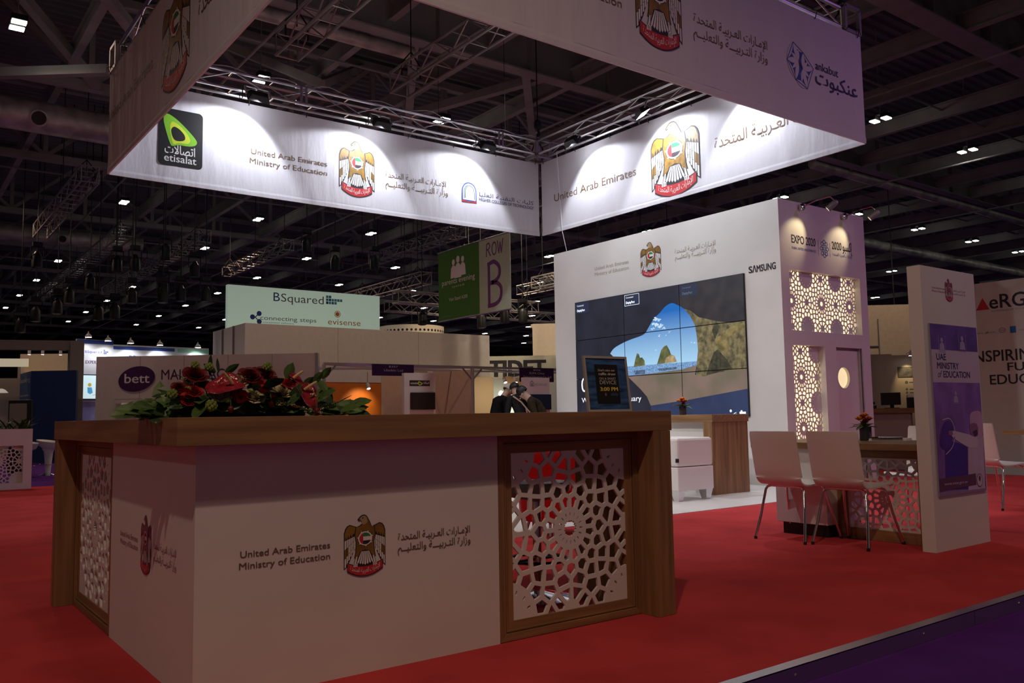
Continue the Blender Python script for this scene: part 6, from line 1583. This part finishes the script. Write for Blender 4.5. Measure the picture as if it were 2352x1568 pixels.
def bar_stool(x, y, label):
    p = Vector((x, y, FZ)); o = thing('bar_stool', label, 'stool', p)
    b = MB(); b.lathe([(.22, .001), (.22, .01), (.12, .03), (.05, .06)], p, 24); b.build('base_plate', M_chrome, o, smooth=True)
    b = MB(); b.lathe([(.05, .06), (.055, .12), (.075, .35), (.09, .50), (.13, .58)], p, 18); b.build('pedestal', M_shell, o, smooth=True)
    b = MB(); b.lathe([(.10, .56), (.20, .62), (.235, .70), (.24, .735), (.225, .735), (.19, .665), (.001, .64)], p, 24, 0, Matrix(((1, 0, 0), (0, 1, 0), (-.12, .1, 1))), caps=False); b.build('seat', M_shell, o, smooth=True)
    b = MB(); pts = [p+Vector((.17*math.cos(2*PI*i/16), .17*math.sin(2*PI*i/16), .24)) for i in range(17)]; b.tube(pts, .01, 6); b.build('foot_ring', M_chrome, o, smooth=True)
bar_stool(3.06, 20.7, 'white moulded bar stool with chrome base left of the oak counter')
bar_stool(3.62, 20.9, 'white moulded bar stool mostly hidden by the oak counter edge')
bar_stool(2.56, 20.2, 'white moulded bar stool peeking out behind the planter box')
def left_screens():
    o = thing('upright_screen', 'black upright touch screen behind the planter grasses', 'screen', (2.55, 21.9, FZ))
    f, L = pfr((2.45, 22.2), (2.87, 21.9)); b = MB(); b.prism(f, rect(0, FZ, L, 1.58), -.06, 0); b.build('screen_body', M_black, o, bevel=.01); b = MB(); b.flat(f, rect(-.0+.03, .75, L-.1, 1.5), .002); b.build('screen_glass', mat('glass_tan', (.22, .19, .16), .2), o)
    o = thing('clear_stand', 'pale upright display stand far left behind the planter', 'stand', (1.9, 21.9, FZ)); b = MB(); b.box(1.75, 1.80, 21.9, 21.95, FZ, 1.40); b.box(2.0, 2.05, 21.9, 21.95, FZ, 1.42); b.build('upright', M_bw, o); b = MB(); b.box(1.8005, 1.9995, 21.91, 21.94, .6, .95); b.build('display_board', M_bw, o)
    b = MB(); b.lathe([(.20, 0), (.12, .09), (.05, .12)], (2.95, 28.6, 1.95), 18); tag(b.build('paper_lamp', mat('paper_white', (.8, .75, .65), .6, emit=.3), None), 'small white hanging shade left of the blue booth', 'lamp')
    b = MB()
left_screens()

# ================================================================== PEOPLE
def person(label, loc, rz, lean, nod, h, cols, hair, strap=False):
    """one skinned body facing +X; lean and nod in radians"""
    V, R, E, K = [], [], [], []
    def add(p, r, par, kind):
        V.append(Vector(p)); R.append(r); K.append(kind)
        if par is not None: E.append((par, len(V)-1))
        return len(V)-1
    pel = add((0, 0, .95), .135, None, 'trouser')
    wai = add((0, 0, 1.08), .125, pel, 'jacket'); che = add((.01, 0, 1.26), .15, wai, 'jacket'); upp = add((0, 0, 1.38), .115, che, 'jacket')
    nek = add((.005, 0, 1.46), .062, upp, 'jacket'); hd0 = add((.02, 0, 1.55), .075, nek, 'skin'); hd1 = add((.025, 0, 1.64), .088, hd0, 'skin'); add((.015, 0, 1.70), .07, hd1, 'skin')
    for s in (-1, 1):
        hip = add((0, .09*s, .88), .095, pel, 'trouser'); kne = add((.02, .10*s, .49), .062, hip, 'trouser'); ank = add((-.01, .10*s, .09), .045, kne, 'trouser'); add((.06, .105*s, .045), .042, ank, 'shoe'); V_ = add((.15, .11*s, .035), .034, len(V)-1, 'shoe')
        sh = add((0, .17*s, 1.37), .075, upp, 'jacket'); elb = add((.06, .24*s, 1.10), .052, sh, 'jacket'); wri = add((.28, .14*s, 1.06), .034, elb, 'jacket')
        pal = add((.34, .115*s, 1.06), .030, wri, 'skin')
        for k, (dy, L) in enumerate(((-.027, .072), (-.009, .08), (.009, .075), (.026, .06))):
            a = add((.375, .115*s+dy, 1.065), .0105, pal, 'skin'); c = add((.375+L*.55, .115*s+dy, 1.058), .0095, a, 'skin'); add((.375+L*.85, .115*s+dy, 1.038), .0085, c, 'skin')
        t = add((.34, .115*s-.035*s, 1.075), .012, pal, 'skin'); add((.375, .115*s-.052*s, 1.08), .0105, t, 'skin')
    # bend at the hips, then nod at the neck
    head = set(i for i, p in enumerate(V) if p.z > 1.44 and abs(p.y) < .01)
    ry = lambda p, c, a: Vector((c.x+(p.x-c.x)*math.cos(a)+(p.z-c.z)*math.sin(a), p.y, c.z-(p.x-c.x)*math.sin(a)+(p.z-c.z)*math.cos(a)))
    legs = {'trouser', 'shoe'}; hipc = Vector((0, 0, .93)); nk = Vector((0, 0, 1.45))
    def pose(p, is_head, upper):
        if is_head: p = ry(p, nk, nod)
        if upper: p = ry(p, hipc, lean)
        return p*h
    V2 = [pose(p, i in head, K[i] not in legs) for i, p in enumerate(V)]
    me = bpy.data.meshes.new('body'); me.from_pydata(V2, E, []); ob = bpy.data.objects.new('body', me); COL.objects.link(ob)
    ob.modifiers.new('skin', 'SKIN'); 
    for i, sv in enumerate(me.skin_vertices[0].data):
        sv.radius = (R[i]*h*(.8 if K[i] == 'jacket' and R[i] > .1 else 1), R[i]*h); sv.use_root = (i == 0)
    ob.modifiers.new('sub', 'SUBSURF').levels = 2; ob.modifiers['sub'].render_levels = 2
    dg = bpy.context.evaluated_depsgraph_get(); dg.update(); bm = bpy.data.meshes.new_from_object(ob.evaluated_get(dg)); bpy.data.objects.remove(ob)
    kinds = ['jacket', 'trouser', 'skin', 'shoe']; ms = [cols[k] for k in kinds]; bm.materials.clear()
    for m in ms: bm.materials.append(m)
    segs = [(V2[a], V2[b], K[b] if not (K[b] == 'skin' and K[a] == 'jacket' and a != wai) else 'skin') for a, b in E]
    for p in bm.polygons:
        best = 1e9; kk = 'jacket'; c = p.center
        for a, b, k in segs:
            d = b-a; t = max(0, min(1, (c-a).dot(d)/d.length_squared)); q = (c-(a+d*t)).length
            if q < best: best, kk = q, k
        p.material_index = kinds.index(kk); p.use_smooth = True
    o = thing('person', label, 'person', loc, rz); bo = bpy.data.objects.new('body', bm); COL.objects.link(bo); bo.parent = o
    T = lambda p: pose(Vector(p), True, True)
    q = MB()      # nose, ears, eyes on the head
    c = T((.115, 0, 1.595)); q.sphere(c, .017*h, 0, 8, 6)
    for s in (-1, 1): q.sphere(T((.02, .088*s, 1.60)), .024*h, 0, 8, 6, (.7, .4, 1.2)); q.sphere(T((.098, .032*s, 1.625)), .010*h, 1, 6, 5)
    q.sphere(T((.105, 0, 1.552)), .014*h, 2, 8, 5, (.5, 1.4, .5)); q.build('face', [cols['skin'], M_black, mat('lip', (.25, .08, .07), .5)], o, smooth=True, local=True)
    q = MB(); cc = T((-.005, 0, 1.655)); R3 = Matrix.Rotation(nod+lean, 3, 'Y')
    prof = [(.108*math.sin(t), .112*math.cos(t)) for t in [PI*.62*i/7 for i in range(7, -1, -1)]]
    q.lathe([(r+.0001, z) for r, z in prof], cc, 16, 0, (R3 @ Matrix.Diagonal((1.0, .92, 1.0)).to_3x3())*h, caps=False)
    if hair == 'long': q.tube([T((-.04, 0, 1.66)), T((-.10, 0, 1.56)), T((-.12, 0, 1.44))], [.062*h, .066*h, .04*h], 10)
    q.build('hair', cols['hair'], o, smooth=True, local=True)
    if strap:
        q = MB(); P_ = lambda p: pose(Vector(p), False, True); q.tube([P_((-.10, .13, 1.40)), P_((-.165, .02, 1.26)), P_((-.14, -.13, 1.06))], .014, 6); q.build('bag_strap', mat('strap_pink', (.55, .36, .28), .5), o, local=True)
    return o
SK = mat('skin', (.42, .25, .18), .55); BK = mat('cloth_black', (.007, .006, .007), .95, spec=.08, noise=.3, scale=(30, 30, 30)); GYC = mat('cloth_charcoal', (.018, .017, .017), .95, spec=.08, noise=.3, scale=(30, 30, 30)); BRN = mat('cloth_brown', (.030, .020, .012), .95, spec=.08, noise=.4, scale=(30, 30, 30)); HB = mat('hair_black', (.007, .007, .007), .5); HG = mat('cap_grey', (.42, .36, .28), .8)
person('person in a black coat and pale cap bending forward, left of the huddle', (9.10, 12.74, .0002), math.radians(0), .42, .35, .98, dict(jacket=BK, trouser=BK, skin=SK, shoe=BK, hair=HG), 'short')
person('person in a charcoal jacket with pale bag strap, middle of the huddle', (9.36, 12.24, .0062), math.radians(75), .38, .35, .98, dict(jacket=GYC, trouser=BK, skin=SK, shoe=BK, hair=HB), 'short', True)
person('person with dark hair in a brown patterned coat bending left by the blue screen', (9.63, 11.86-.0, .0062), math.radians(130), .62, .25, .98, dict(jacket=BRN, trouser=BK, skin=SK, shoe=BK, hair=HB), 'short')
